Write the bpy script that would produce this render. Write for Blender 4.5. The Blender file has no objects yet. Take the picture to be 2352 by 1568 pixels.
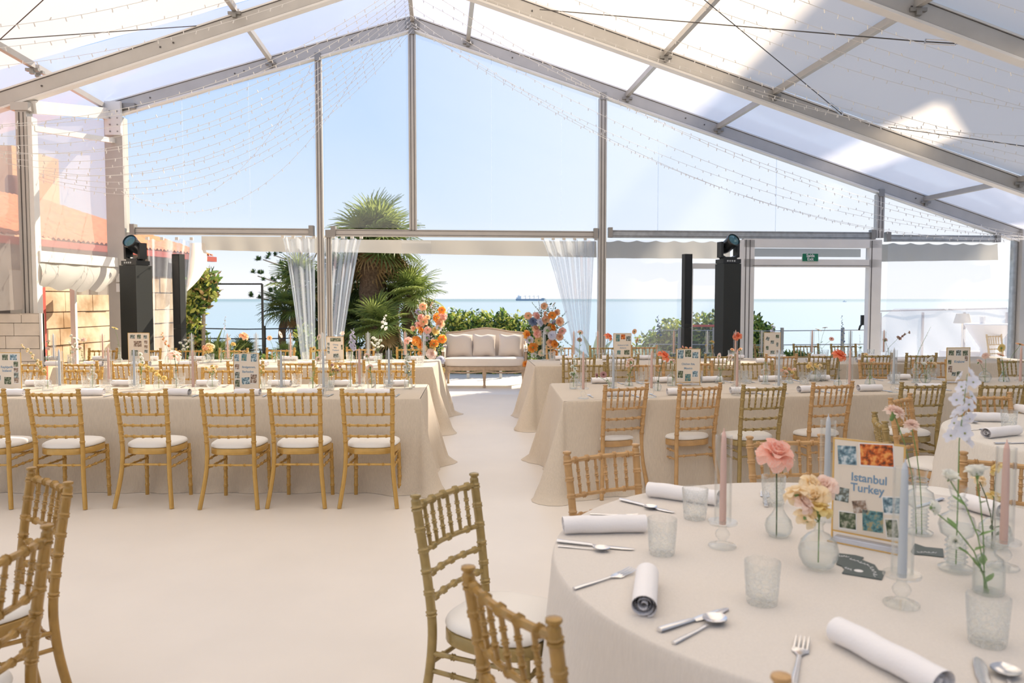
import bpy, math, random
from mathutils import Vector, Matrix, Euler
PI = math.pi
rnd = random.Random(11)
sc = bpy.context.scene
COL = sc.collection
# ------------------------------------------------------------------ camera
F = 1800.0; TH = math.atan(98 / F); EYE = 1.58
cam = bpy.data.cameras.new('camera'); camo = bpy.data.objects.new('camera', cam); COL.objects.link(camo)
cam.sensor_width = 36; cam.lens = 36 * F / 2352
camo.location = (0, 0, EYE); camo.rotation_euler = (PI / 2 - TH, 0, 0)
cam.clip_end = 90000; cam.clip_start = .05
cam.dof.use_dof = True; cam.dof.focus_distance = 6.3; cam.dof.aperture_fstop = 3.6
sc.camera = camo
# ------------------------------------------------------------------ colour management and render quality
sc.view_settings.view_transform = 'Standard'; sc.view_settings.look = 'None'
sc.view_settings.gamma = 1; sc.view_settings.use_curve_mapping = False
sc.view_settings.exposure = 0.17
cy = sc.cycles
cy.max_bounces = 12; cy.diffuse_bounces = 4; cy.glossy_bounces = 3; cy.transmission_bounces = 10
cy.transparent_max_bounces = 40; cy.sample_clamp_indirect = 4
cy.caustics_reflective = False; cy.caustics_refractive = False
cy.use_adaptive_sampling = True; cy.adaptive_threshold = 0.03
cy.use_denoising = True
# ------------------------------------------------------------------ sky
w = bpy.data.worlds.new('sky'); sc.world = w; w.use_nodes = True
nt = w.node_tree; nt.nodes.clear(); N = nt.nodes; L = nt.links
tc = N.new('ShaderNodeTexCoord'); sp = N.new('ShaderNodeSeparateXYZ'); L.new(tc.outputs['Generated'], sp.inputs[0])
rp = N.new('ShaderNodeValToRGB'); L.new(sp.outputs['Z'], rp.inputs[0])
els = rp.color_ramp.elements
els[0].position = 0.0; els[0].color = (.90, .91, .95, 1)
els[1].position = 1.0; els[1].color = (.28, .46, .86, 1)
for p_, c_ in ((.03, (.87, .90, .96)), (.10, (.64, .76, .92)), (.20, (.50, .67, .92)), (.34, (.38, .57, .90))):
    e_ = els.new(p_); e_.color = (*c_, 1)
dt = N.new('ShaderNodeVectorMath'); dt.operation = 'DOT_PRODUCT'; L.new(tc.outputs['Generated'], dt.inputs[0])
SAZ, SEL = math.radians(43), math.radians(37)      # sun: to the right and a little ahead
S = Vector((math.sin(SAZ) * math.cos(SEL), math.cos(SAZ) * math.cos(SEL), math.sin(SEL)))
dt.inputs[1].default_value = S
mr = N.new('ShaderNodeMapRange'); L.new(dt.outputs['Value'], mr.inputs[0])
mr.inputs[1].default_value = .60; mr.inputs[2].default_value = .97
mx = N.new('ShaderNodeMix'); mx.data_type = 'RGBA'; L.new(mr.outputs[0], mx.inputs[0]); L.new(rp.outputs[0], mx.inputs[6]); mx.inputs[7].default_value = (1.0, 1.0, 1.0, 1)
bg = N.new('ShaderNodeBackground'); L.new(mx.outputs[2], bg.inputs[0]); bg.inputs[1].default_value = 1.0
ow = N.new('ShaderNodeOutputWorld'); L.new(bg.outputs[0], ow.inputs[0])
sl = bpy.data.lights.new('sun', 'SUN'); so = bpy.data.objects.new('sun', sl); COL.objects.link(so)
sl.energy = 8.6; sl.color = (1, .85, .66); sl.angle = .006
so.rotation_euler = S.to_track_quat('Z', 'Y').to_euler(); so.location = (0, 0, 30)

# ------------------------------------------------------------------ helpers: pixel -> place
def ray(px, py):
    x = (px - 1176) / F; y = -(py - 784) / F
    return Vector((x, math.cos(TH) + y * math.sin(TH), -math.sin(TH) + y * math.cos(TH)))
CE = Vector((0, 0, EYE))
def G(px, py, z=0.0):
    d = ray(px, py); return CE + d * ((z - EYE) / d.z)
def D(px, py, Y):
    d = ray(px, py); return CE + d * (Y / d.y)
TA = math.radians(5.3); TU = Vector((math.cos(TA), math.sin(TA), 0)); TV = Vector((-math.sin(TA), math.cos(TA), 0)); TO = Vector((0, 12.7, 0))
def T(u, v, z): return TO + TU * u + TV * v + Vector((0, 0, z))
def TP(px, py, v=0.0):
    d = ray(px, py); o = TO + TV * v
    return CE + d * ((o - CE).dot(TV) / d.dot(TV))
def TUZ(px, py, v=0.0):
    p = TP(px, py, v); return (p - TO).dot(TU), p.z
U0 = -1.57; ZA = 5.77; SLP = .313
def zr(u): return ZA - SLP * abs(u - U0)
def RP(px, py, off=.1, right=True):        # point on the roof slope
    d = ray(px, py); s = 1 if right else -1
    # z = ZA + off - SLP*s*(u-U0)
    nrm = TU * (SLP * s) + Vector((0, 0, 1)); k = ZA + off + SLP * s * U0 + (TU * (SLP * s)).dot(TO)
    return CE + d * ((k - CE.dot(nrm)) / d.dot(nrm))

# ------------------------------------------------------------------ materials
MATS = {}
def _new(name):
    m = bpy.data.materials.new(name); m.use_nodes = True; n = m.node_tree; n.nodes.clear()
    o = n.nodes.new('ShaderNodeOutputMaterial'); MATS[name] = m
    return m, n, o
def pbr(name, col, rough=.5, metal=0, bump=0, bscale=60, var=0, vscale=6, stretch=None, trans=0, spec=.5, sheen=0, col2=None, ramp=(.35, .65)):
    m, n, o = _new(name); b = n.nodes.new('ShaderNodeBsdfPrincipled')
    b.inputs['Base Color'].default_value = (*col, 1); b.inputs['Roughness'].default_value = rough; b.inputs['Metallic'].default_value = metal
    b.inputs['Specular IOR Level'].default_value = spec
    if sheen: b.inputs['Sheen Weight'].default_value = sheen
    t = n.nodes.new('ShaderNodeTexCoord'); mp = n.nodes.new('ShaderNodeMapping'); n.links.new(t.outputs['Object'], mp.inputs[0])
    if stretch: mp.inputs['Scale'].default_value = stretch
    if var or col2:
        z = n.nodes.new('ShaderNodeTexNoise'); z.inputs['Scale'].default_value = vscale; z.inputs['Detail'].default_value = 4; n.links.new(mp.outputs[0], z.inputs[0])
        r = n.nodes.new('ShaderNodeValToRGB'); n.links.new(z.outputs[0], r.inputs[0])
        c2 = col2 or tuple(min(1, c * (1 - var)) for c in col)
        r.color_ramp.elements[0].position = ramp[0]; r.color_ramp.elements[1].position = ramp[1]
        r.color_ramp.elements[0].color = (*c2, 1); r.color_ramp.elements[1].color = (*col, 1)
        n.links.new(r.outputs[0], b.inputs['Base Color'])
    if bump:
        z2 = n.nodes.new('ShaderNodeTexNoise'); z2.inputs['Scale'].default_value = bscale; n.links.new(mp.outputs[0], z2.inputs[0])
        bp = n.nodes.new('ShaderNodeBump'); bp.inputs['Strength'].default_value = bump; bp.inputs['Distance'].default_value = .01
        n.links.new(z2.outputs[0], bp.inputs['Height']); n.links.new(bp.outputs[0], b.inputs['Normal'])
    if trans:
        tr = n.nodes.new('ShaderNodeBsdfTranslucent'); tr.inputs[0].default_value = (*col, 1)
        ms = n.nodes.new('ShaderNodeMixShader'); ms.inputs[0].default_value = trans
        n.links.new(b.outputs[0], ms.inputs[1]); n.links.new(tr.outputs[0], ms.inputs[2]); n.links.new(ms.outputs[0], o.inputs[0])
    else: n.links.new(b.outputs[0], o.inputs[0])
    return m
def vinyl(name, clear=.9, tint=(.97, .98, 1), haze=(.9, .92, .97), edge=.25, gl=.12, wrinkle=0):
    """clear plastic sheet: mostly transparent, a little milky, glossy at grazing angles"""
    m, n, o = _new(name); K = n.nodes.new; ln = n.links.new
    tp = K('ShaderNodeBsdfTransparent'); tp.inputs[0].default_value = (*tint, 1)
    df = K('ShaderNodeBsdfDiffuse'); df.inputs[0].default_value = (*haze, 1)
    tl = K('ShaderNodeBsdfTranslucent'); tl.inputs[0].default_value = (*haze, 1)
    dm = K('ShaderNodeMixShader'); dm.inputs[0].default_value = .6; ln(df.outputs[0], dm.inputs[1]); ln(tl.outputs[0], dm.inputs[2])
    lw = K('ShaderNodeLayerWeight'); lw.inputs[0].default_value = edge
    mr = K('ShaderNodeMapRange'); ln(lw.outputs['Facing'], mr.inputs[0]); mr.inputs[3].default_value = 1 - clear; mr.inputs[4].default_value = min(1, 1 - clear + .5)
    a = K('ShaderNodeMixShader'); ln(mr.outputs[0], a.inputs[0]); ln(tp.outputs[0], a.inputs[1]); ln(dm.outputs[0], a.inputs[2])
    g = K('ShaderNodeBsdfGlossy'); g.inputs['Roughness'].default_value = .08
    fr = K('ShaderNodeMath'); fr.operation = 'MULTIPLY'; ln(lw.outputs['Fresnel'], fr.inputs[0]); fr.inputs[1].default_value = gl
    b = K('ShaderNodeMixShader'); ln(fr.outputs[0], b.inputs[0]); ln(a.outputs[0], b.inputs[1]); ln(g.outputs[0], b.inputs[2])
    if wrinkle:
        z = K('ShaderNodeTexNoise'); z.inputs['Scale'].default_value = 3; bp = K('ShaderNodeBump'); bp.inputs['Strength'].default_value = wrinkle; bp.inputs['Distance'].default_value = .05
        ln(z.outputs[0], bp.inputs['Height']); ln(bp.outputs[0], g.inputs['Normal'])
    ln(b.outputs[0], o.inputs[0]); return m
def glassm(name, tint=(.985, .992, .99), real=.5, edge=.45, bump=0, bscale=90, rough=0.0, cut_glint=False):
    m, n, o = _new(name); K = n.nodes.new; ln = n.links.new
    tp = K('ShaderNodeBsdfTransparent'); tp.inputs[0].default_value = (*tint, 1)
    gl = K('ShaderNodeBsdfGlass'); gl.inputs['IOR'].default_value = 1.42; gl.inputs['Color'].default_value = (1, 1, 1, 1); gl.inputs['Roughness'].default_value = rough
    gs0 = K('ShaderNodeBsdfGlossy'); gs0.inputs['Roughness'].default_value = .04; gs1 = K('ShaderNodeBsdfTranslucent'); gs1.inputs[0].default_value = (.9, .94, .94, 1); gs = K('ShaderNodeMixShader'); gs.inputs[0].default_value = .4; ln(gs0.outputs[0], gs.inputs[1]); ln(gs1.outputs[0], gs.inputs[2])
    a = K('ShaderNodeMixShader'); a.inputs[0].default_value = real; ln(tp.outputs[0], a.inputs[1]); ln(gl.outputs[0], a.inputs[2])
    lw = K('ShaderNodeLayerWeight'); lw.inputs[0].default_value = edge
    b = K('ShaderNodeMixShader'); pw = K('ShaderNodeMath'); pw.operation = 'POWER'; ln(lw.outputs['Facing'], pw.inputs[0]); pw.inputs[1].default_value = 2.0
    ml = K('ShaderNodeMath'); ml.operation = 'MULTIPLY_ADD'; ln(pw.outputs[0], ml.inputs[0]); ml.inputs[1].default_value = .75; ml.inputs[2].default_value = .03
    ln(ml.outputs[0], b.inputs[0]); ln(a.outputs[0], b.inputs[1]); ln(gs.outputs[0], b.inputs[2])
    if bump:
        t = K('ShaderNodeTexCoord'); v = K('ShaderNodeTexVoronoi'); v.inputs['Scale'].default_value = bscale; ln(t.outputs['Object'], v.inputs[0])
        bp = K('ShaderNodeBump'); bp.inputs['Strength'].default_value = bump; bp.inputs['Distance'].default_value = .004; ln(v.outputs[0], bp.inputs['Height'])
        ln(bp.outputs[0], gl.inputs['Normal']); ln(bp.outputs[0], gs0.inputs['Normal'])
    if cut_glint:  # pale diffuse colour on the cut lines stands in for their sparkle
        t = K('ShaderNodeTexCoord'); v = K('ShaderNodeTexVoronoi'); v.feature = 'DISTANCE_TO_EDGE'; v.inputs['Scale'].default_value = 48; ln(t.outputs['Object'], v.inputs[0])
        r = K('ShaderNodeMapRange'); ln(v.outputs[0], r.inputs[0]); r.inputs[1].default_value = 0; r.inputs[2].default_value = .10; r.inputs[3].default_value = .34; r.inputs[4].default_value = .02
        d1 = K('ShaderNodeBsdfDiffuse'); d1.inputs[0].default_value = (.95, .97, .97, 1); d2 = K('ShaderNodeBsdfTranslucent'); d2.inputs[0].default_value = (.95, .97, .97, 1); dm = K('ShaderNodeMixShader'); ln(d1.outputs[0], dm.inputs[1]); ln(d2.outputs[0], dm.inputs[2])
        c = K('ShaderNodeMixShader'); sz = K('ShaderNodeSeparateXYZ'); ln(t.outputs['Object'], sz.inputs[0]); rz_ = K('ShaderNodeMapRange'); ln(sz.outputs['Z'], rz_.inputs[0]); rz_.inputs[1].default_value = .055; rz_.inputs[2].default_value = .088; rz_.inputs[3].default_value = 1; rz_.inputs[4].default_value = .15; mm = K('ShaderNodeMath'); mm.operation = 'MULTIPLY'; ln(r.outputs[0], mm.inputs[0]); ln(rz_.outputs[0], mm.inputs[1]); ln(mm.outputs[0], c.inputs[0]); ln(b.outputs[0], c.inputs[1]); ln(dm.outputs[0], c.inputs[2]); ln(c.outputs[0], o.inputs[0]); return m
    ln(b.outputs[0], o.inputs[0]); return m
pbr('floor', (.82, .76, .685), .42, bump=.05, bscale=3, var=.05, vscale=1.3)
pbr('terrace', (.80, .78, .75), .6, var=.06, vscale=2)
pbr('alu', (.56, .535, .495), .38, .25, var=.08, vscale=4)
pbr('alu_white', (.86, .84, .80), .4, var=.06, vscale=3)
pbr('galv', (.52, .55, .56), .4, .5, var=.2, vscale=12)
pbr('dark_gap', (.10, .09, .085), .6)
pbr('bracket', (.33, .32, .30), .45, .5)
pbr('fabric_roof', (.93, .87, .79), .8, trans=.58, bump=.05, bscale=2)
pbr('fabric_grey', (.60, .59, .55), .8, trans=.22, bump=.1, bscale=3)
pbr('linen', (.745, .69, .625), .85, bump=.25, bscale=240, stretch=(1, 1, .12), var=.05, vscale=160, sheen=.15)
pbr('linen_tan', (.68, .59, .475), .85, bump=.25, bscale=240, stretch=(1, 1, .12), var=.09, vscale=160, sheen=.1)
pbr('linen_light', (.80, .755, .68), .85, bump=.25, bscale=240, stretch=(1, 1, .12), var=.07, vscale=160, sheen=.15)
pbr('napkin', (.94, .925, .935), .85, bump=.12, bscale=160, trans=.06)
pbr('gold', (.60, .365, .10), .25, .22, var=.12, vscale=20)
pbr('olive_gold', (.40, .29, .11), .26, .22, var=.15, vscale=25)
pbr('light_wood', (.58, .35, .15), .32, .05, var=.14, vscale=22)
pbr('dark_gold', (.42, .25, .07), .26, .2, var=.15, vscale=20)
pbr('cushion', (.88, .855, .81), .8, bump=.05, bscale=200)
pbr('black', (.018, .022, .022), .55)
pbr('black_gloss', (.02, .022, .024), .25)
pbr('lens', (.05, .16, .20), .05, .3, spec=1)
pbr('white_plastic', (.85, .84, .82), .5)
pbr('wire_white', (.82, .80, .76), .5)
pbr('cable', (.12, .115, .11), .4, .6)
pbr('steel', (.80, .80, .82), .2, .95)
pbr('pink_wax', (.87, .60, .52), .5, trans=.15)
pbr('blue_wax', (.68, .72, .775), .5, trans=.15)
pbr('white_wax', (.80, .82, .88), .5, trans=.15)
pbr('sofa_linen', (.74, .65, .56), .85, bump=.1, bscale=120)
pbr('cushion_linen', (.76, .68, .60), .85, bump=.1, bscale=140)
pbr('sofa_wood', (.50, .36, .24), .55, var=.2, vscale=14)
pbr('stone', (.70, .57, .42), .9, bump=.8, bscale=9, col2=(.34, .22, .12), vscale=2.2, ramp=(.3, .62))
pbr('stone_grey', (.40, .37, .33), .9, bump=.4, bscale=7, var=.25, vscale=4)
pbr('tile', (.68, .26, .13), .8, var=.3, vscale=8)
pbr('gutter', (.42, .09, .07), .5)
pbr('orange_wall', (.72, .42, .26), .9, var=.1, vscale=2)
pbr('chimney', (.22, .12, .11), .9)
pbr('trunk', (.20, .14, .09), .95, bump=1, bscale=22, var=.55, vscale=24)
pbr('bark', (.38, .32, .25), .9, bump=.5, bscale=30, var=.4, vscale=15)
pbr('frond', (.22, .30, .08), .5, trans=.3, var=.35, vscale=3)
pbr('frond_light', (.44, .53, .16), .5, trans=.35, var=.3, vscale=3)
pbr('frond_dark', (.07, .12, .045), .5, trans=.2, var=.3, vscale=3)
pbr('frond_dead', (.42, .29, .13), .8, trans=.2, var=.3, vscale=5)
pbr('leaf', (.20, .33, .07), .5, trans=.35)
pbr('leaf_yellow', (.56, .60, .15), .5, trans=.4)
pbr('leaf_dark', (.045, .10, .035), .5, trans=.25)
pbr('leaf_grey', (.26, .34, .28), .6, trans=.25)
pbr('stem', (.17, .30, .09), .5)
pbr('stem_dark', (.07, .12, .045), .5)
pbr('slate', (.10, .125, .125), .6)
pbr('card', (.82, .74, .63), .6)
pbr('ink_blue', (.20, .33, .48), .6)
pbr('ink_white', (.85, .85, .85), .6)
pbr('brass', (.75, .50, .18), .3, .7)
pbr('green_sign', (.0, .17, .085), .5)
pbr('hull', (.30, .40, .48), .7); pbr('ship_white', (.75, .78, .82), .7)
pbr('red_rail', (.62, .10, .08), .5)
pbr('ground', (.20, .20, .10), .95, var=.4, vscale=1)
pbr('block', (.82, .74, .64), .8, bump=.15, bscale=14, var=.16, vscale=4)
pbr('block_gap', (.38, .33, .28), .9)
pbr('shade_wall', (.62, .58, .54), .9)
PET = dict(coral=((.90, .27, .19), (.98, .42, .22)), peach=((.93, .58, .40), (.98, .70, .46)), orange=((.95, .36, .05), (.98, .52, .12)), pink=((1.0, .48, .36), (1.0, .76, .68)),
           blush=((.97, .76, .66), (1.0, .87, .80)), cream=((1.0, .78, .48), (1.0, .90, .70)), white=((.90, .91, .86), (.95, .95, .90)), yellow=((.90, .72, .28), (.94, .80, .42)),
           lilac=((.52, .50, .66), (.70, .69, .82)), pale_blue=((.76, .79, .90), (.88, .89, .96)), blue=((.20, .27, .42), (.32, .40, .56)), mauve=((.42, .22, .24), (.60, .38, .36)), dusty=((.62, .42, .36), (.75, .55, .46)))
for k_, (a_, b_) in PET.items(): pbr('petal_' + k_, b_, .55, trans=.50, col2=a_, vscale=14, ramp=(.42, .60))
pbr('centre_dark', (.10, .035, .03), .9); pbr('centre_green', (.30, .33, .12), .9)
vinyl('vinyl', .93, gl=.5)
vinyl('vinyl_lower', .90, gl=.5, haze=(.93, .94, .95))
vinyl('vinyl_side', .70, tint=(1, .97, .95), haze=(.98, .93, .88), gl=.6, wrinkle=.6)
vinyl('vinyl_roof', .70, tint=(.92, .93, 1), haze=(.84, .85, .97), gl=.6)
vinyl('vinyl_curtain', .80, tint=(.96, .98, 1), haze=(.80, .88, 1), edge=.3, gl=.2)
vinyl('windbreak', .70, tint=(.82, .82, .86), haze=(.55, .53, .56), gl=.3)
glassm('glass', real=.0, edge=.42)
glassm('crystal', real=.06, edge=.45, bump=.8, bscale=110, cut_glint=True)
vinyl('water', .95, tint=(.99, 1, 1), haze=(.95, .98, 1), edge=.12, gl=.3)
vinyl('acrylic', .93, gl=.6)
def sea_mat():
    m, n, o = _new('sea'); K = n.nodes.new; ln = n.links.new
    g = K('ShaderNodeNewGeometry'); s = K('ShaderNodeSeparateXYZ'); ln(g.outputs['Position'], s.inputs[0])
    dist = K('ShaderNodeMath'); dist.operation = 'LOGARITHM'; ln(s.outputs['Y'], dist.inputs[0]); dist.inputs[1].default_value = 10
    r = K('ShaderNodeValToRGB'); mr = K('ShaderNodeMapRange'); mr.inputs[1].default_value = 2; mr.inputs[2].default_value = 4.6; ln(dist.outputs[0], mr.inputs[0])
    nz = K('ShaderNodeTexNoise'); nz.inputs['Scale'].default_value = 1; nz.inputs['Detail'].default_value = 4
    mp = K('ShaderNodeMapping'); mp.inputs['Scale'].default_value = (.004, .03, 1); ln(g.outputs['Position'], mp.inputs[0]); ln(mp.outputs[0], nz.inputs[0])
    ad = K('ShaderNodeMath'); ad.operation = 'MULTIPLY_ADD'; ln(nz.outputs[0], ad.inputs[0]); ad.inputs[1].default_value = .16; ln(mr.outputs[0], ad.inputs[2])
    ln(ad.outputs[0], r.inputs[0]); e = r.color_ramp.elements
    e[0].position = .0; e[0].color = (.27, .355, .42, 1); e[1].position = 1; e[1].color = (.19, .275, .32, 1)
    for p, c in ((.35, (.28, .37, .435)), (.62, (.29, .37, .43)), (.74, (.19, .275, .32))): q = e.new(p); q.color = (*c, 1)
    b = K('ShaderNodeBsdfPrincipled'); ln(r.outputs[0], b.inputs['Base Color']); b.inputs['Roughness'].default_value = .75; b.inputs['Specular IOR Level'].default_value = .06
    wv = K('ShaderNodeTexNoise'); wv.inputs['Scale'].default_value = .35; wv.inputs['Detail'].default_value = 5; ln(g.outputs['Position'], wv.inputs[0])
    bp = K('ShaderNodeBump'); bp.inputs['Strength'].default_value = .5; bp.inputs['Distance'].default_value = .6; ln(wv.outputs[0], bp.inputs['Height']); ln(bp.outputs[0], b.inputs['Normal'])
    ln(b.outputs[0], o.inputs[0])
sea_mat()
def photo_mat(i, cols):
    m, n, o = _new('photo%d' % i); K = n.nodes.new; ln = n.links.new
    t = K('ShaderNodeTexCoord'); z = K('ShaderNodeTexNoise'); z.inputs['Scale'].default_value = 55; z.inputs['Detail'].default_value = 3; ln(t.outputs['Object'], z.inputs[0])
    r = K('ShaderNodeValToRGB'); ln(z.outputs[0], r.inputs[0]); e = r.color_ramp.elements
    e[0].position = .36; e[0].color = (*cols[0], 1); e[1].position = .62; e[1].color = (*cols[2], 1); q = e.new(.5); q.color = (*cols[1], 1)
    b = K('ShaderNodeBsdfPrincipled'); b.inputs['Roughness'].default_value = .5; ln(r.outputs[0], b.inputs['Base Color']); ln(b.outputs[0], o.inputs[0])
for i_, c_ in enumerate([((.03, .04, .04), (.18, .2, .17), (.5, .6, .62)), ((.05, .10, .14), (.20, .33, .40), (.62, .70, .74)), ((.10, .03, .01), (.65, .13, .02), (.85, .38, .10)),
                         ((.03, .05, .03), (.12, .16, .09), (.42, .42, .34)), ((.08, .05, .04), (.35, .25, .18), (.60, .55, .50)), ((.04, .10, .12), (.12, .30, .32), (.40, .35, .20))]): photo_mat(i_, c_)

# ------------------------------------------------------------------ mesh builder
class MB:
    def __init__(s): s.v = []; s.f = []; s.m = []; s.cur = 0
    def add(s, vs, fs):
        b = len(s.v); s.v += [tuple(p) for p in vs]; s.f += [tuple(i + b for i in f) for f in fs]; s.m += [s.cur] * len(fs)
    def box(s, c, sz, M=None):
        c = Vector(c); vs = []
        for z in (-.5, .5):
            for x, y in ((-.5, -.5), (.5, -.5), (.5, .5), (-.5, .5)):
                p = Vector((x * sz[0], y * sz[1], z * sz[2])); vs.append(c + (M @ p if M else p))
        s.add(vs, [(3, 2, 1, 0), (4, 5, 6, 7), (0, 1, 5, 4), (1, 2, 6, 5), (2, 3, 7, 6), (3, 0, 4, 7)]); return s
    def bar(s, p, q, w, h, up=None):
        p = Vector(p); q = Vector(q); d = (q - p).normalized()
        u = Vector(up) if up else (Vector((0, 0, 1)) if abs(d.z) < .9 else Vector((0, 1, 0)))
        sd = d.cross(u).normalized(); u = sd.cross(d)
        vs = []
        for e in (p, q):
            for a, b in ((-1, -1), (1, -1), (1, 1), (-1, 1)): vs.append(e + sd * (a * w / 2) + u * (b * h / 2))
        s.add(vs, [(0, 1, 2, 3), (7, 6, 5, 4), (4, 5, 1, 0), (5, 6, 2, 1), (6, 7, 3, 2), (7, 4, 0, 3)]); return s
    def sweep(s, pts, rad, n=8, cap=True, flat=1.0, up=(0, 0, 1)):
        pts = [Vector(p) for p in pts]; k = len(pts)
        if not hasattr(rad, '__len__'): rad = [rad] * k
        vs = []; U = Vector(up); prev = None
        for i, p in enumerate(pts):
            d = pts[min(i + 1, k - 1)] - pts[max(i - 1, 0)]
            if d.length < 1e-9: d = Vector((0, 0, 1))
            d.normalize()
            if prev is None:
                if abs(d.dot(U)) > .95: U = Vector((0, 1, 0))
                a = d.cross(U).normalized()
            else:
                a = prev - d * prev.dot(d)
                a = a.normalized() if a.length > 1e-6 else d.cross(Vector((0, 1, .1))).normalized()
            prev = a; b = a.cross(d)
            for j in range(n):
                t = 2 * PI * j / n; vs.append(p + a * (math.cos(t) * rad[i]) + b * (math.sin(t) * rad[i] * flat))
        fs = [(i * n + j, i * n + (j + 1) % n, (i + 1) * n + (j + 1) % n, (i + 1) * n + j) for i in range(k - 1) for j in range(n)]
        if cap: fs += [tuple(range(n - 1, -1, -1)), tuple((k - 1) * n + j for j in range(n))]
        s.add(vs, fs); return s
    def lathe(s, prof, n=20, c=(0, 0, 0), mod=None):
        c = Vector(c); vs = []
        for i, (r, z) in enumerate(prof):
            for j in range(n):
                t = 2 * PI * j / n; rr = r * (mod(t, z) if mod else 1)
                vs.append(c + Vector((math.cos(t) * rr, math.sin(t) * rr, z)))
        k = len(prof)
        fs = [(i * n + j, i * n + (j + 1) % n, (i + 1) * n + (j + 1) % n, (i + 1) * n + j) for i in range(k - 1) for j in range(n)]
        s.add(vs, fs); return s
    def grid(s, fn, nu, nv):
        vs = [fn(i / nu, j / nv) for j in range(nv + 1) for i in range(nu + 1)]
        s.add(vs, [(j * (nu + 1) + i, j * (nu + 1) + i + 1, (j + 1) * (nu + 1) + i + 1, (j + 1) * (nu + 1) + i) for j in range(nv) for i in range(nu)]); return s
    def quad(s, *p): s.add(p, [tuple(range(len(p)))]); return s
    def mesh(s, name, mats, smooth=True, ang=40):
        me = bpy.data.meshes.new(name); me.from_pydata(s.v, [], s.f)
        if isinstance(mats, str): mats = [mats]
        for m in mats: me.materials.append(MATS[m])
        if len(mats) > 1: me.polygons.foreach_set('material_index', s.m)
        if smooth:
            me.polygons.foreach_set('use_smooth', [True] * len(me.polygons)); me.set_sharp_from_angle(angle=math.radians(ang))
        me.update(); return me
    def xf(s, M, start=0):
        s.v = s.v[:start] + [tuple(M @ Vector(p)) for p in s.v[start:]]; return s
def put(name, me, parent=None, loc=(0, 0, 0), rot=(0, 0, 0), scale=None):
    o = bpy.data.objects.new(name, me); COL.objects.link(o); o.location = loc; o.rotation_euler = rot
    if scale: o.scale = (scale,) * 3 if not hasattr(scale, '__len__') else scale
    if parent: o.parent = parent
    return o
def tag(o, label, cat, group=None, kind=None):
    o['label'] = label; o['category'] = cat
    if group: o['group'] = group
    if kind: o['kind'] = kind
    return o
def empty(name, loc=(0, 0, 0), rz=0, scale=None):
    o = bpy.data.objects.new(name, None); COL.objects.link(o); o.location = loc; o.rotation_euler = (0, 0, rz); o.empty_display_size = .1
    if scale: o.scale = (scale,) * 3
    return o
def struct(name, mb, mats, label=None, parent=None, smooth=False):
    o = put(name, mb.mesh(name, mats, smooth), parent)
    if not parent: o['kind'] = 'structure'
    if label: o['label'] = label
    return o
ORD = 'first second third fourth fifth sixth seventh eighth ninth tenth eleventh twelfth thirteenth fourteenth fifteenth sixteenth seventeenth eighteenth nineteenth twentieth twenty-first twenty-second twenty-third twenty-fourth twenty-fifth twenty-sixth'.split()
REG = {}
def reg(o, look, where, px, cat, group=None):
    o['category'] = cat
    if group: o['group'] = group
    REG.setdefault((look, where), []).append((px, o))
def finish_labels():
    for (look, where), l in REG.items():
        l.sort(key=lambda t: t[0]); n = len(l)
        for i, (px, o) in enumerate(l):
            if n == 1: s = '%s %s' % (look, where)
            elif n == 2: s = '%s %s, %s' % (look, where, 'left one' if i == 0 else 'right one')
            elif i == 0: s = '%s %s, leftmost' % (look, where)
            elif i == n - 1: s = '%s %s, rightmost' % (look, where)
            else: s = '%s %s, %s from left' % (look, where, ORD[i] if i < 26 else 'no. %d' % (i + 1))
            if len(s.split()) > 16: print('LONG', s)
            o['label'] = s
def lerp(a, b, t): return a + (b - a) * t
def interp(path, z):
    for a, b in zip(path, path[1:]):
        if a[2] <= z <= b[2]:
            t = (z - a[2]) / (b[2] - a[2]); t = t * 1.0
            return (lerp(a[0], b[0], t), lerp(a[1], b[1], t), z)
    return path[-1] if z > path[-1][2] else path[0]
# ------------------------------------------------------------------ setting: floor, sea, ground
struct('floor', MB().quad((-16, -6, 0), (20, -6, 0), (20, 12.9, 0), (-16, 12.9, 0)), 'floor', 'smooth off-white painted floor of the tent')
struct('added_back_wall', MB().box((2, -6.1, 2.2), (34, .2, 5.4)), 'stone_grey', 'unseen grey wall added behind the camera to cut the light from there')  # wall added out of view to darken the cloth fronts
struct('floor', MB().box((2, 15.2, -.06), (40, 4.55, .1)), 'terrace', 'pale paved terrace outside the open end of the tent')
g = MB(); g.grid(lambda u, v: (-45 + 90 * u, 17.47 + 16 * v, -.25 - 9 * v ** 1.3 + .3 * math.sin(u * 40)), 30, 10)
o = struct('ground', g, 'ground', 'steep planted slope falling to the sea', smooth=True)
o = struct('sea', MB().quad((-60000, 30, -12), (60000, 30, -12), (60000, 60000, -12), (-60000, 60000, -12)), 'sea', 'calm pale blue sea reaching to the horizon')

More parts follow.
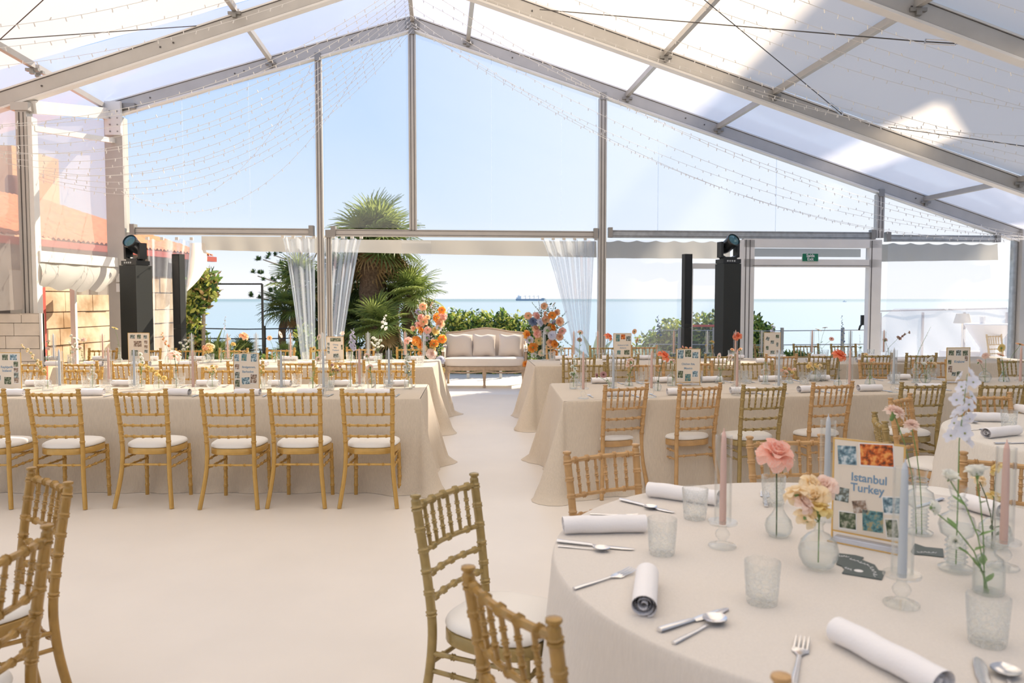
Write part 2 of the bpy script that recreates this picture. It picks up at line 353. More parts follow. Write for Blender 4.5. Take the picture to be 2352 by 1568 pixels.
# ------------------------------------------------------------------ tent frame
def rafter(v, uL, zL, uR, apexz=ZA, mat='alu', lab=''):
    r = empty('roof_rafter'); r['kind'] = 'structure'; r['label'] = lab
    A = (U0, apexz)
    for a, b in (((uL, zL), A), (A, (uR, apexz - SLP * (uR - U0)))):
        p = T(a[0], v, a[1] + .115); q = T(b[0], v, b[1] + .115)
        m = MB(); m.bar(p, q, .10, .20); put('beam_web', m.mesh('web', mat, False), r)
        m = MB(); dz = Vector((0, 0, -.105)); m.bar(p + dz, q + dz, .13, .028); m.bar(p - dz * 1.02, q - dz * 1.02, .13, .02)
        put('beam_flange', m.mesh('flange', 'alu_white', False), r)
        m = MB()
        for sg in (-.052,):
            off = TV * sg
            m.bar(p + dz * .82 + off, q + dz * .82 + off, .004, .006); m.bar(p - dz * .86 + off, q - dz * .86 + off, .004, .006)
            L_ = (q - p).length
            for t in (.15, .42, .45, .8):
                c = p.lerp(q, t) + off * 1.1; m.box(c, (.018, .01, .018))
        put('groove', m.mesh('groove', 'dark_gap', False), r)
    m = MB(); m.box(T(U0, v - .03, apexz + .10), (.22, .10, .16)); put('apex_plate', m.mesh('plate', 'bracket', False), r)
    return r
rafter(0, -6.25, zr(-6.25), 8.9, lab='grey aluminium gable rafter over the clear end wall')
rafter(-2.15, -6.9, 3.83, 9.3, 5.75, lab='cream aluminium roof rafter one bay in front of the gable')
rafter(-5.35, -6.6, zr(-6.6), 9.3, lab='dark grey aluminium roof rafter at the upper right corner')
for v in (-8.6, -11.8): rafter(v, -7.2, zr(-7.2), 9.3, lab='aluminium roof rafter above the camera')
VS = [0, -2.15, -5.35, -8.6, -11.8]
def purlin(u, v0, v1, w=.06, h=.075):
    z0 = zr(u) + .165
    m = MB(); m.bar(T(u, v0 - .05, z0), T(u, v1 + .05, z0), w, h)
    o = struct('roof_purlin', m, 'alu', 'narrow aluminium purlin between two roof rafters')
    m = MB(); s_ = 1 if u > U0 else -1
    for v in (v0, v1): m.box(T(u, v - .06 if v == v0 else v + .06, z0 - .06), (.16, .05, .035)); m.box(T(u, v - .07 if v == v0 else v + .07, z0 - .09), (.05, .05, .05))
    put('bracket', m.mesh('bracket', 'bracket', False), o)
for u in (-6.2, -3.74, U0, -.70, 1.86, 3.38, 6.98):
    for a, b in zip(VS, VS[1:]): purlin(u, a, b)
# roof skins
def skin(v0, v1, uL, uR, mat, lab):
    m = MB()
    for a, b in ((uL, U0), (U0, uR)):
        za, zb = zr(a) + .245, zr(b) + .245
        def fn(s, t, a=a, b=b, za=za, zb=zb): return T(lerp(a, b, s), lerp(v0, v1, t), lerp(za, zb, s) - .05 * math.sin(PI * t) + .006 * math.sin(9 * s * 3))
        m.grid(fn, 30, 6)
    o = struct('ceiling', m, mat, lab, smooth=True)
skin(.05, -2.15, -8.0, 9.0, 'vinyl_roof', 'clear plastic roof sheet of the bay next to the gable')
skin(-2.15, -5.35, -9.6, 9.3, 'fabric_roof', 'translucent cream fabric roof sheet of the second bay')
skin(-5.35, -8.6, -9.6, 9.3, 'fabric_roof', 'translucent cream fabric roof sheet of the third bay')
skin(-8.6, -15, -8.4, 9.3, 'fabric_roof', 'translucent cream fabric roof sheet above the camera')
# gable posts and beams
def post(u, z0, z1, w, d, mat='alu', lab='', v=0, groove=True):
    m = MB(); m.bar(T(u, v, z0), T(u, v, z1), w, d, up=TV)
    o = struct('gable_post', m, mat, lab)
    if groove:
        m = MB()
        for k in (-.22, .22): m.bar(T(u + k * w, v - d / 2 - .001, z0), T(u + k * w, v - d / 2 - .001, z1), .010, .006, up=TV)
        put('groove', m.mesh('groove', 'dark_gap', False), o)
        m = MB(); m.box(T(u, v - .05, z1 + .02), (.09, .05, .12)); put('bracket', m.mesh('bracket', 'bracket', False), o)
    return o
post(-3.03, 0, zr(-3.03) - .01, .10, .10, lab='slim aluminium post left of the ridge')
post(-2.90, 0, 2.58, .08, .09, lab='slim aluminium post doubled beside the curtain')
post(U0 - .01, 2.66, ZA - .02, .12, .10, lab='aluminium post rising from the cross beam to the ridge')
post(1.47, 0, zr(1.47) - .01, .12, .12, lab='aluminium post at the right side of the opening')
post(6.20, 2.6, zr(6.2) - .01, .13, .10, lab='short aluminium post above the right cross beam')
c = post(-6.08, 0, 4.34, .26, .22, 'alu', 'wide cream aluminium corner column at the left', groove=False)
m = MB(); m.box(T(-6.06, -.14, 4.30), (.24, .06, .5)); put('bracket', m.mesh('b', 'alu_white', False), c)
m = MB()
for z in (4.2, 4.3, 4.4, 4.1): m.box(T(-6.1, -.175, z), (.02, .01, .02)); m.box(T(-5.99, -.175, z), (.02, .01, .02))
m.box(T(-5.9, -.05, 4.5), (.3, .12, .08)); put('bolts', m.mesh('b', 'bracket', False), c)
m = MB()
for z in (1.90, 1.75): m.box(T(-6.04, -.12, z), (.12, .02, .13))
for i, o_ in enumerate([1.90, 1.75]):
    q = put('switch_plate', MB().box((0, 0, 0), (.12, .015, .13)).mesh('sw', 'white_plastic', False), None, T(-6.03, -.12, o_), (0, 0, TA))
    tag(q, 'square white switch plate on the left corner column, the %s one' % ('upper' if i == 0 else 'lower'), 'switch', 'switch plates on the corner column')
post(-5.93, 0, 2.6, .05, .06, 'alu_white', 'narrow white strip post beside the corner column', groove=False)
c = post(8.86, 0, 2.75, .34, .26, 'alu', 'wide grey column at the right edge', groove=False)
post(8.64, 0, 2.6, .07, .08, 'galv', 'grey edge post beside the right column', groove=False)
def hbeam(u0, u1, z, h=.11, mat='alu', lab='', v=0):
    m = MB(); m.bar(T(u0, v, z), T(u1, v, z), .10, h); o = struct('cross_beam', m, mat, lab)
    m = MB(); m.bar(T(u0, v - .052, z + h * .32), T(u1, v - .052, z + h * .32), .004, .006); m.bar(T(u0, v - .052, z - h * .3), T(u1, v - .052, z - h * .3), .004, .006)
    put('groove', m.mesh('g', 'dark_gap', False), o)
    m = MB()
    for u in (u0, u1): m.box(T(u, v - .03, z + .02), (.07, .12, .16))
    put('bracket', m.mesh('b', 'bracket', False), o)
hbeam(-5.85, -3.16, 2.625, lab='aluminium cross beam left of the curtained post')
hbeam(-2.82, 1.36, 2.62, lab='aluminium cross beam over the open doorway')
hbeam(1.60, 6.07, 2.635, .12, 'galv', 'galvanised cross beam between the middle and right posts')
hbeam(6.34, 8.3, 2.60, .11, 'galv', 'galvanised cross beam towards the right column')
# clear walls
def pane(name, pts, mat, lab):
    m = MB(); m.quad(*[T(u, .02, z) for u, z in pts]); return struct(name, m, mat, lab)
pane('window_1', [(-5.9, 2.70), (-3.1, 2.70), (-3.1, zr(-3.1)), (-5.9, zr(-5.9))], 'vinyl', 'clear plastic gable panel left of the slim post')
pane('window_2', [(-2.95, 2.70), (U0 - .07, 2.70), (U0 - .07, zr(U0 - .07)), (-2.95, zr(-2.95))], 'vinyl', 'clear plastic gable panel left of the ridge post')
pane('window_3', [(U0 + .07, 2.70), (1.38, 2.70), (1.38, zr(1.38)), (U0 + .07, zr(U0 + .07))], 'vinyl', 'clear plastic gable panel right of the ridge post')
pane('window_4', [(1.56, 2.70), (6.12, 2.70), (6.12, zr(6.12)), (1.56, zr(1.56))], 'vinyl', 'clear plastic gable panel over the glazed door')
pane('window_5', [(6.28, 2.66), (8.7, 2.66), (8.7, zr(8.7) + .05), (6.28, zr(6.28))], 'vinyl', 'small clear plastic gable panel at the right')
pane('window_6', [(1.56, .0), (3.66, .0), (3.66, 2.54), (1.56, 2.54)], 'vinyl_lower', 'clear plastic wall panel right of the opening')
pane('window_7', [(6.38, .0), (8.58, .0), (8.58, 2.5), (6.38, 2.5)], 'vinyl_lower', 'clear plastic wall panel at the right end')
# seams welded in the clear sheets
m = MB()
for u, z0 in ((-4.1, 2.7), (-5.1, 2.7), (-.33, 2.7), (.8, 2.7), (2.4, 2.7), (4.4, 2.7)): m.bar(T(u, .01, z0), T(u, .01, zr(u)), .010, .002, up=TV)
struct('trim_1', m, 'vinyl_curtain', 'welded vertical seams of the clear gable sheets')
# valances behind the beams
def valance(u0, u1, z0a, z0b, z1, lab, v=.35, mat='fabric_grey', scallop=0):
    m = MB()
    m.grid(lambda s, t: T(lerp(u0, u1, s), v + .03 * math.sin(s * 30) * t, lerp(z1 - scallop * abs(math.sin(s * PI * 7)), lerp(z0a, z0b, s), t)), 60, 3)
    struct('trim_2', m, mat, lab, smooth=True)
valance(-4.95, -3.0, 2.36, 2.32, 2.58, 'grey fabric valance left of the curtain')
valance(-3.0, 1.45, 2.34, 2.27, 2.54, 'grey fabric valance over the opening')
valance(1.5, 3.75, 2.26, 2.26, 2.56, 'gathered grey fabric valance right of the opening', scallop=.03)
valance(6.35, 8.6, 2.22, 2.26, 2.55, 'grey fabric valance at the right end', scallop=.03)
m = MB(); m.quad(T(-1.78, .30, 2.28), T(-1.30, .30, 2.28), T(-1.30, .30, 2.52), T(-1.78, .30, 2.52)); struct('trim_3', m, 'vinyl_lower', 'small clear pane in the valance')
# door in the right half
dr = empty('door_1'); dr['kind'] = 'structure'; dr['label'] = 'wide glazed exit door with a white frame'
def uz(px, py): return TUZ(px, py, -.02)
uA, uB = uz(1704, 700)[0], uz(1990, 700)[0]; uA2, uB2 = uz(1724, 700)[0], uz(2018, 700)[0]
m = MB(); zt = 2.55
m.bar(T((uA + uA2) / 2 - .02, -.02, 0), T((uA + uA2) / 2 - .02, -.02, zt), (uA2 - uA) + .1, .12, up=TV)
m.bar(T((uB + uB2) / 2, -.02, 0), T((uB + uB2) / 2, -.02, zt), (uB2 - uB), .12, up=TV)
m.bar(T(uA, -.02, 2.50), T(uB2, -.02, 2.50), .12, .14); m.bar(T(uA, -.02, 2.17), T(uB2, -.02, 2.17), .12, .13)
put('door_frame', m.mesh('frame', 'alu_white', False), dr)
m = MB()
for u in (uA2 - .05, uA + .03, uB + .04): m.bar(T(u, -.082, 0), T(u, -.082, zt), .012, .006, up=TV)
m.bar(T(uA2, -.082, 2.13), T(uB, -.082, 2.13), .006, .008)
put('frame_groove', m.mesh('groove', 'dark_gap', False), dr)
m = MB(); m.quad(T(uA2, .0, 2.24), T(uB, .0, 2.24), T(uB, .0, 2.43), T(uA2, .0, 2.43)); put('transom_pane', m.mesh('pane', 'vinyl_lower', False), dr)
m = MB(); m.quad(T(uA2, .2, 2.29), T(uB, .2, 2.29), T(uB, .2, 2.43), T(uA2, .2, 2.43)); put('transom_blind', m.mesh('blind', 'fabric_grey', False), dr)
hx = TP(1981, 735, .1); m = MB(); m.box((0, 0, 0), (.05, .05, .17)); m.sweep([(-.0, 0, -.06), (-.05, -.03, -.1), (-.07, -.03, -.17)], .016, 8)
put('door_handle', m.mesh('handle', 'black'), dr, hx)
# glazed leaf standing open behind the black tower
dl = empty('door_2'); dl['kind'] = 'structure'; dl['label'] = 'glazed door leaf standing between the two black columns'
p0, p1 = TUZ(1588, 610, .25), TUZ(1655, 610, .25)
m = MB(); m.bar(T(p0[0], .25, 2.13), T(p1[0] + .2, .25, 2.13), .05, .09); m.bar(T(p0[0], .25, 0), T(p0[0], .25, 2.13), .05, .05, up=TV)
put('door_frame', m.mesh('f', 'alu_white', False), dl)
m = MB(); z_ = TUZ(1600, 748, .3)[1]; m.bar(T(p0[0], .3, z_), T(p1[0] + .2, .3, z_), .04, .035); put('push_bar', m.mesh('f', 'red_rail', False), dl)
# exit sign
es = empty('exit_sign', TP(1861, 591, -.10), TA); tag(es, 'small green exit sign with white lettering above the glazed door', 'sign')
put('panel', MB().box((0, 0, 0), (.27, .012, .125)).mesh('p', 'green_sign', False), es)
put('border', MB().box((0, .004, 0), (.285, .008, .14)).mesh('p', 'white_plastic', False), es)
def text(body, size, mat, parent, loc, rot=(PI / 2, 0, 0), bold=0.0, ext=.0004, name='lettering', sx=1.0):
    cu = bpy.data.curves.new(name, 'FONT'); cu.body = body; cu.size = size; cu.align_x = 'CENTER'; cu.align_y = 'CENTER'; cu.extrude = ext; cu.offset = bold
    tmp = bpy.data.objects.new('t', cu); me = bpy.data.meshes.new_from_object(tmp); bpy.data.objects.remove(tmp); me.name = name
    me.materials.clear(); me.materials.append(MATS[mat]); o = put(name, me, parent, loc, rot); o.scale = (sx, 1, 1); return o
text('Saída', .07, 'ink_white', es, (0, -.008, .028), bold=.0015); text('Exit', .07, 'ink_white', es, (0, -.008, -.030), bold=.0015)

# left side wall of the tent: slanting eave, brace, lower beam, window, rolled awning
vN = -2.15
def TN(px, py): return TP(px, py, vN)
NC = TN(62, 480); uN = (NC - TO).dot(TU)
m = MB(); m.bar(T(uN, vN, 0), T(uN, vN, 3.98), .13, .16, up=TV); m.box(T(uN, vN - .03, 3.97), (.22, .14, .10))
o = struct('side_column', m, 'alu', 'cream aluminium column at the left side of the tent')
m = MB(); m.bar(T(uN + .095, vN, 0), T(uN + .095, vN, 3.85), .055, .14, up=TV); put('edge_strip', m.mesh('e', 'alu_white', False), o)
m = MB(); m.bar(T(uN - .02, vN - .082, 0), T(uN - .02, vN - .082, 3.9), .012, .006, up=TV); m.bar(T(uN + .03, vN - .082, 0), T(uN + .03, vN - .082, 3.9), .008, .006, up=TV); put('groove', m.mesh('e', 'dark_gap', False), o)
uG = -6.2
def sidebar(a, b, w, h, mat, lab, name='side_beam'):
    m = MB(); m.bar(a, b, w, h); return struct(name, m, mat, lab)
sidebar(T(uN + .1, vN, 3.98), T(uG + .02, 0, 4.40), .1, .16, 'alu_white', 'white eave beam at the left side')
sidebar(T(uN + .1, vN, 3.72), T(uG + .12, -.05, 3.98), .06, .07, 'alu_white', 'slanting white brace below the left eave')
zl0 = TUZ(80, 588, vN)[1]; zl1 = TUZ(252, 600, 0)[1]
sidebar(T(uN + .1, vN, zl0), T(uG + .1, -.05, zl1 - .02), .09, .14, 'alu_white', 'white side beam over the rolled awning')
def swall(v0, v1, u0, u1, za, zb, zc, zd, mat, lab, name='wall_left', sag=.0):
    m = MB(); m.grid(lambda s, t: T(lerp(u0, u1, s) - .03 - sag * math.sin(PI * t) * math.sin(PI * s), lerp(v0, v1, s), lerp(lerp(za, zb, s), lerp(zc, zd, s), t)), 10, 8)
    return struct(name, m, mat, lab, smooth=True)
swall(vN, 0, uN, uG, zl0, zl1, 3.9, 4.3, 'vinyl_side', 'milky clear plastic window in the left side wall', 'window_8', .08)
swall(-5.35, vN, -6.9, uN, 1.35, 1.45, 3.9, 3.9, 'vinyl_side', 'clear plastic side wall at the far left', 'window_9', .05)
# rolled awning (sagging grey canvas)
m = MB(); a0, a1 = T(uN + .12, vN, zl0 - .06), T(uG + .12, -.05, zl1 - .06)
def aw(s, t):
    p = a0.lerp(a1, s); dpt = .33 + .06 * math.sin(s * PI * .8); b = math.sin(PI * t)
    return p + Vector((-.02 + .06 * b, 0, 0)) + Vector((0, 0, -dpt * t * (1 if s < .8 else 1 - (s - .8) * 2.8))) + Vector((0, 0, .02 * math.sin(s * 26 + t * 5)))
m.grid(aw, 40, 10)
o = put('canvas_awning', m.mesh('awning', 'fabric_grey'), None); tag(o, 'sagging grey canvas awning rolled under the left side beam', 'awning')
m = MB(); m.grid(lambda s, t: D(lerp(176, 252, s), lerp(lerp(650, 610, s), 677, t), 12.35 + .05 * math.sin(s * 12)), 14, 3)
o = put('canvas_flap', m.mesh('flap', 'fabric_grey'), None); tag(o, 'straight grey canvas flap behind the awning beside the corner column', 'awning')
sp_ = D(169, 700, 12.2); m = MB(); m.bar((sp_.x, sp_.y, 0), (sp_.x, sp_.y, 2.0), .075, .06); struct('side_post', m, 'alu_white', 'slim white post in the left side opening')

# neighbouring stone building (left, outside)
B0 = Vector((-8.1, 5.5, 0)); B1 = Vector((-6.55, 16.2, 0)); bd = (B1 - B0).normalized(); bn = Vector((-bd.y, bd.x, 0))
bl = empty('stone_building', B0); tag(bl, 'stone building with a red tiled roof outside the left wall', 'building')
def Bp(s, n, z): return bd * s + bn * n + Vector((0, 0, z))
LB = (B1 - B0).length; HE = 2.42
m = MB(); m.bar(Bp(0, 1.5, HE / 2), Bp(LB, 1.5, HE / 2), 3.0, HE); put('core_wall', m.mesh('core', 'block_gap', False), bl)
m = MB(); y = 0; z = 0; rr = random.Random(3)
while z < 1.9:
    h = rr.uniform(.24, .34); s = -rr.uniform(0, .3)
    while s < LB:
        l = rr.uniform(.35, .75); e = min(s + l - .015, LB); dp = rr.uniform(.03, .07)
        m.bar(Bp(max(s, 0), .05 - dp, z + h / 2), Bp(e, .05 - dp, z + h / 2), .10, h - .015); s += l
    s = 0
    while s < 3:
        l = rr.uniform(.35, .75); dp = rr.uniform(.02, .05)
        m.bar(Bp(LB - .05 + dp, s, z + h / 2), Bp(LB - .05 + dp, min(s + l - .015, 3), z + h / 2), .10, h - .015); s += l
    z += h
put('stone_courses', m.mesh('stones', 'stone', False), bl)
m = MB(); m.bar(Bp(0, .02, 2.14), Bp(LB, .02, 2.14), .10, .5); put('render_band', m.mesh('band', 'stone_grey', False), bl)
m = MB(); m.bar(Bp(-.1, -.28, HE - .02), Bp(LB + .3, -.28, HE - .02), .12, .10); put('gutter', m.mesh('g', 'gutter', False), bl)
m = MB()
def roof(s, t):
    S_ = lerp(-.3, LB + .25 - 1.6 * t, s); zz = HE + .04 + 1.0 * t
    return Bp(S_, -.3 + 2.6 * t, zz + .045 * abs(math.sin(S_ * PI / .11)) + .015 * ((t * 12) % 1))
m.grid(roof, 380, 24); m.grid(lambda s, t: Bp(LB + .25 - 1.6 * t, lerp(-.3 + 2.6 * t, 3.0, s), HE + .04 + 1.0 * t + .045 * abs(math.sin(s * 3.1 * PI / .11))), 90, 8)
put('tiled_roof', m.mesh('tiles', 'tile'), bl)
m = MB(); m.bar(Bp(5.0, -.05, 1.0), Bp(6.3, -.05, 1.0), .12, 1.98); put('doorway_shade', m.mesh('d', 'dark_gap', False), bl)  # solid slab; the doorway's inner shade is put in as dark colour
m = MB(); m.bar(Bp(6.3, -.09, 1.0), Bp(6.42, -.09, 1.0), .12, 1.98); put('red_door_jamb', m.mesh('d', 'red_rail', False), bl)
tw = empty('tower', D(2, 700, 19.5)); tw.location.z = 0; tag(tw, 'orange rendered house wall rising behind the tiled roof at far left', 'building')
put('wall', MB().box((-1.2, 1, 2.75), (3.2, 2, 5.2)).mesh('w', 'orange_wall', False), tw)
q = D(31, 470, 16.5); ch = put('chimney_flue', MB().lathe([(.0, -.62), (.14, -.6), (.14, .52), (.10, .6), (0, .6)], 12).mesh('c', 'chimney'), None, q); tag(ch, 'dark rounded chimney seen through the far left side wall', 'chimney')
# stone-block screen panel
pn = empty('block_screen', (D(100, 800, 9.75).x, 9.75, 0)); tag(pn, 'freestanding pale stone-block screen with a white edge at the far left', 'screen')
m = MB(); m.box((-.62, .02, .70), (1.24, .035, 1.40)); put('backing', m.mesh('b', 'block_gap', False), pn)
m = MB(); rr = random.Random(8); z = .0
while z < 1.36:
    h = min(rr.choice([.16, .20, .24]), 1.395 - z); x = -1.24 - rr.uniform(0, .3)
    while x < -.03:
        l = rr.uniform(.28, .52); a = max(x, -1.24); b = min(x + l, -.03)
        if b - a > .03: m.box(((a + b) / 2, -.005, z + h / 2), (b - a - .007, .03, h - .007))
        x += l
    z += h
put('blocks', m.mesh('bl', 'block', False), pn)
put('edge_strip', MB().box((-.012, .0, .70), (.024, .06, 1.40)).mesh('e', 'white_plastic', False), pn)
# unseen block added at the right, sized and pierced to shade half the tent
HX = 30.2; m = MB(); m.box((33.0, 15, 14), (6, 38, 28)); m.box((30.5, 38, 10.25), (1, 8, 20.5)); m.box((HX, 38, 27.5), (.4, 8, 1.0)); m.box((30.5, 43.95, 14), (1, 3.9, 28))
m.box((HX, 12, 31.2), (.4, 32, 6.4))
for y0_, y1_, z0_, z1_ in ((28, 31.2, 28, 34.4), (31.2, 34.4, 28, 29.2), (31.2, 34.4, 33.0, 34.4), (34.4, 36.2, 28, 34.4), (36.2, 40.2, 28, 30.4), (36.2, 40.2, 31.8, 34.4), (40.2, 41.4, 28, 34.4), (41.4, 43.4, 28, 31), (41.4, 43.4, 33.4, 34.4), (43.4, 45.9, 28, 34.4)): m.box((HX, (y0_ + y1_) / 2, (z0_ + z1_) / 2), (.4, y1_ - y0_, z1_ - z0_)); o = struct('shade_block', m, 'shade_wall', 'tall unseen block added beyond the right side of the tent to cast shade')
# ------------------------------------------------------------------ outside right: windbreak, cocktail table
wb = empty('windbreak', (0, 0, 0)); tag(wb, 'wrinkled clear plastic windbreak outside the right panel', 'windbreak')
a = D(2026, 740, 16.0); b = D(2318, 720, 16.4)
def wf(s, t):
    top = 1.38 if s > .08 else 1.38 - (.08 - s) * 2.2
    p = a.lerp(b, s); return Vector((p.x, p.y + .05 * math.sin(s * 9 + t * 3) + .02 * math.sin(s * 23 + t * 9), top * t))
put('sheet', MB().grid(wf, 80, 12).mesh('s', 'windbreak'), wb)
m = MB()
for s in (0, .33, .66, 1): p = a.lerp(b, s); m.bar((p.x, p.y + .08, 0), (p.x, p.y + .08, 1.3), .04, .04)
p = a; q = b; m.bar((p.x, p.y + .08, 1.33), (q.x, q.y + .08, 1.38), .03, .03)
put('frame', m.mesh('f', 'alu_white', False), wb)
q = D(2270, 760, 15.2); ct = put('cocktail_cover', MB().lathe([(0, 1.10), (.40, 1.10), (.41, 1.085), (.33, .95), (.13, .62), (.12, .5), (.32, 0.02), (.33, 0), (0, 0)], 32, mod=lambda t, z: 1 + .03 * math.sin(t * 8)).mesh('ct', 'napkin'), None, (q.x, q.y, 0)); tag(ct, 'round standing table in a white stretch cover on the right terrace', 'table')
lp = put('lantern', MB().lathe([(0, 0), (.05, 0), (.05, .14), (0, .14)], 16).mesh('l', 'white_plastic'), None, (q.x - .12, q.y, 1.1)); tag(lp, 'small white candle lantern on the covered standing table', 'lantern')
ls = empty('terrace_lamp', (D(2210, 760, 15.75).x, 15.75, 0)); tag(ls, 'floor lamp with pale shade behind the windbreak', 'lamp')
put('shade', MB().lathe([(.115, .93), (.165, .74), (.16, .74), (.11, .93)], 24).mesh('s', 'card'), ls, (0, 0, .35)); put('stand', MB().lathe([(0, 0), (.12, 0), (.12, .02), (.015, .03), (.015, 1.1), (0, 1.1)], 12).mesh('s', 'white_plastic'), ls)
for k_, (z_, n_) in enumerate([(.45, 'upper'), (.18, 'lower')]):
    p = D(2268, 805, 15.0); o = put('terrace_step', MB().box((0, 0, 0), (1.1, .35, .2)).mesh('s', 'napkin', False), None, (p.x, 15.5 + .0 - .2 * k_, z_)); tag(o, '%s white masonry step on the terrace behind the far chairs' % n_, 'step')
# ------------------------------------------------------------------ chairs
def ringed(path, r, rings, z0, z1, cap=True, base=None):
    """bamboo-turned post: radius swells at every ring"""
    zs = {z0: r, z1: r}
    for z in [p[2] for p in path]:
        if z0 < z < z1: zs[z] = r
    for zr_ in rings:
        if z0 < zr_ < z1:
            for dz, k in ((-.010, 1), (-.006, 1.24), (.0, 1.12), (.006, 1.24), (.010, 1)): zs[zr_ + dz] = r * k
    ks = sorted(zs); return [interp(path, z) for z in ks], [zs[z] for z in ks]
def smoothpath(pts, n=5):
    out = []; P = [Vector(p) for p in pts]; P = [P[0] * 2 - P[1]] + P + [P[-1] * 2 - P[-2]]
    for i in range(1, len(P) - 2):
        for k in range(n):
            t = k / n; a, b, c, d = P[i - 1:i + 3]
            out.append(tuple(.5 * ((2 * b) + (c - a) * t + (2 * a - 5 * b + 4 * c - d) * t * t + (3 * b - a - 3 * c + d) * t ** 3)))
    out.append(tuple(P[-2])); return out
def turned(p, q, r, beads, n=7, bow=0.0, k=12):
    """turned rail between two points; a pair of beads at each fraction"""
    p = Vector(p); q = Vector(q); L_ = (q - p).length; ts = {i / k: r for i in range(k + 1)}
    for b in beads:
        for d, s in ((-.012, 1), (-.007, 1.55), (-.002, 1.15), (.003, 1.55), (.008, 1)):
            ts[min(1, max(0, b + d / L_ * .9))] = r * s
    ks = sorted(ts); pts = [p.lerp(q, t) + Vector((0, -bow * math.sin(PI * t), 0)) for t in ks]
    return MB().sweep(pts, [ts[t] for t in ks], n)
CH = {}
def chair_meshes(key, mat, nsp, r=.0168, ringgap=.072):
    P = {}
    path = smoothpath([(.218, -.262, 0), (.200, -.235, .13), (.184, -.212, .26), (.178, -.200, .37), (.177, -.198, .46), (.179, -.207, .56), (.183, -.226, .70), (.188, -.252, .86), (.189, -.258, .90)])
    rings = [.50 + i * ringgap for i in range(6)] if True else []
    pts, rad = ringed(path, r, rings, 0.0, .888)
    x, y, _ = pts[-1]; pts += [(x, y, .892), (x, y, .896), (x, y, .902), (x, y, .909), (x, y, .912)]; rad += [r * .8, r * .8, r * 1.16, r * 1.1, r * .5]
    rad[0] = r * .95
    for s in (1, -1): P[('back_post', s)] = MB().sweep([(a * s, b, c) for a, b, c in pts], rad, 9)
    for s in (1, -1):
        fp = [(.172 * s, .165, .42), (.174 * s, .168, .25), (.178 * s, .172, 0)][::-1]
        pp, rr = ringed([tuple(q) for q in fp], r * .9, [.08, .15, .22, .30, .36], 0, .42); P[('front_leg', s)] = MB().sweep(pp, rr, 8)
    def bx(z): return interp(path, z)
    rl = {}
    for z in (.866, .712, .628, .543):
        a = bx(z); rl[z] = a
        P[('back_rail', z)] = turned((-a[0], a[1], z), (a[0], a[1], z), .0098 if z < .85 else .0115, [.12, .3, .5, .7, .88] if z < .7 or z == .866 else [.2, .5, .8], bow=.022, k=10)
    for i in range(nsp):
        t = (i + 1) / (nsp + 1); X = lerp(-.184, .184, t); bow = .022 * math.sin(PI * t)
        P[('spindle', i)] = turned((X * .97, rl[.712][1] - bow, .715), (X, rl[.866][1] - bow, .864), .0072, [.28, .5, .72], 6, k=4)
    # seat frame ring and cushion
    def outline(s, z, n=44, e=3.0):
        o = []
        for j in range(n):
            t = 2 * PI * j / n; c_, s_ = math.cos(t), math.sin(t); k = (abs(c_) ** e + abs(s_) ** e) ** (-1 / e)
            yy = s_ * k * .195; xx = c_ * k * lerp(.185, .207, (yy + .195) / .39); o.append((xx * s, yy * s - .005, z))
        return o
    def rings_(lst):
        m = MB(); n = len(lst[0]); vs = [p for l in lst for p in l]
        fs = [(i * n + j, i * n + (j + 1) % n, (i + 1) * n + (j + 1) % n, (i + 1) * n + j) for i in range(len(lst) - 1) for j in range(n)]
        fs += [tuple(range(n - 1, -1, -1)), tuple((len(lst) - 1) * n + j for j in range(n))]; m.add(vs, fs); return m
    P[('seat_frame', 0)] = rings_([outline(.96, .398), outline(1, .402), outline(1.0, .440), outline(.97, .446)])
    P[('cushion', 0)] = rings_([outline(.95, .447), outline(1.0, .453), outline(1.01, .462), outline(.985, .474), outline(.92, .483), outline(.75, .491), outline(.4, .496)])
    st = .0085
    P[('stretcher', 'b')] = turned((-.18, -.203, .325), (.18, -.203, .325), st, [.2, .5, .8])
    P[('stretcher', 'f')] = turned((-.173, .167, .35), (.173, .167, .35), st, [.2, .5, .8])
    for s in (1, -1):
        P[('stretcher', 's%d' % s)] = turned((.18 * s, -.203, .30), (.174 * s, .168, .30), st, [.25, .5, .75]); P[('stretcher', 't%d' % s)] = turned((.18 * s, -.202, .362), (.173 * s, .167, .375), st, [.25, .5, .75])
    out = []
    for (nm, k), m in P.items(): out.append((nm, m.mesh(nm, 'cushion' if nm == 'cushion' else mat, ang=50)))
    CH[key] = out
chair_meshes('gold', 'gold', 5); chair_meshes('olive', 'olive_gold', 6); chair_meshes('wood', 'light_wood', 6); chair_meshes('dark', 'dark_gold', 5)
LOOK = dict(gold='gold spindle-back chair', olive='olive-gold spindle-back chair', wood='light wooden spindle-back chair', dark='brownish gold spindle-back chair')
CHAIRN = [0]
def chair(x, y, rz, kind):
    o = empty('banquet_chair', (x, y, 0), rz)
    for nm, me in CH[kind]: put(nm, me, o)
    return o
def chair_row(spec, where, ztop=.91, group=None, rz=0):
    """spec: (px of back centre, py of post tops, rotation deg, kind)"""
    for px, py, r, kind in spec:
        p = G(px, py, ztop); a = math.radians(r + rz); off = Vector((math.sin(-a) * .258, math.cos(a) * .258))
        o = chair(p.x + off.x, p.y + off.y, a, kind); reg(o, LOOK[kind], where, px, 'chair', group)
chair_row([(-52, 893, 2, 'gold'), (121, 893, 0, 'gold'), (322, 892, -1, 'gold'), (520, 893, 0, 'gold'), (676, 892, 0, 'gold'), (843, 892, 0, 'gold')], 'at near side of front left table', group='chairs on the near side of the front left table')
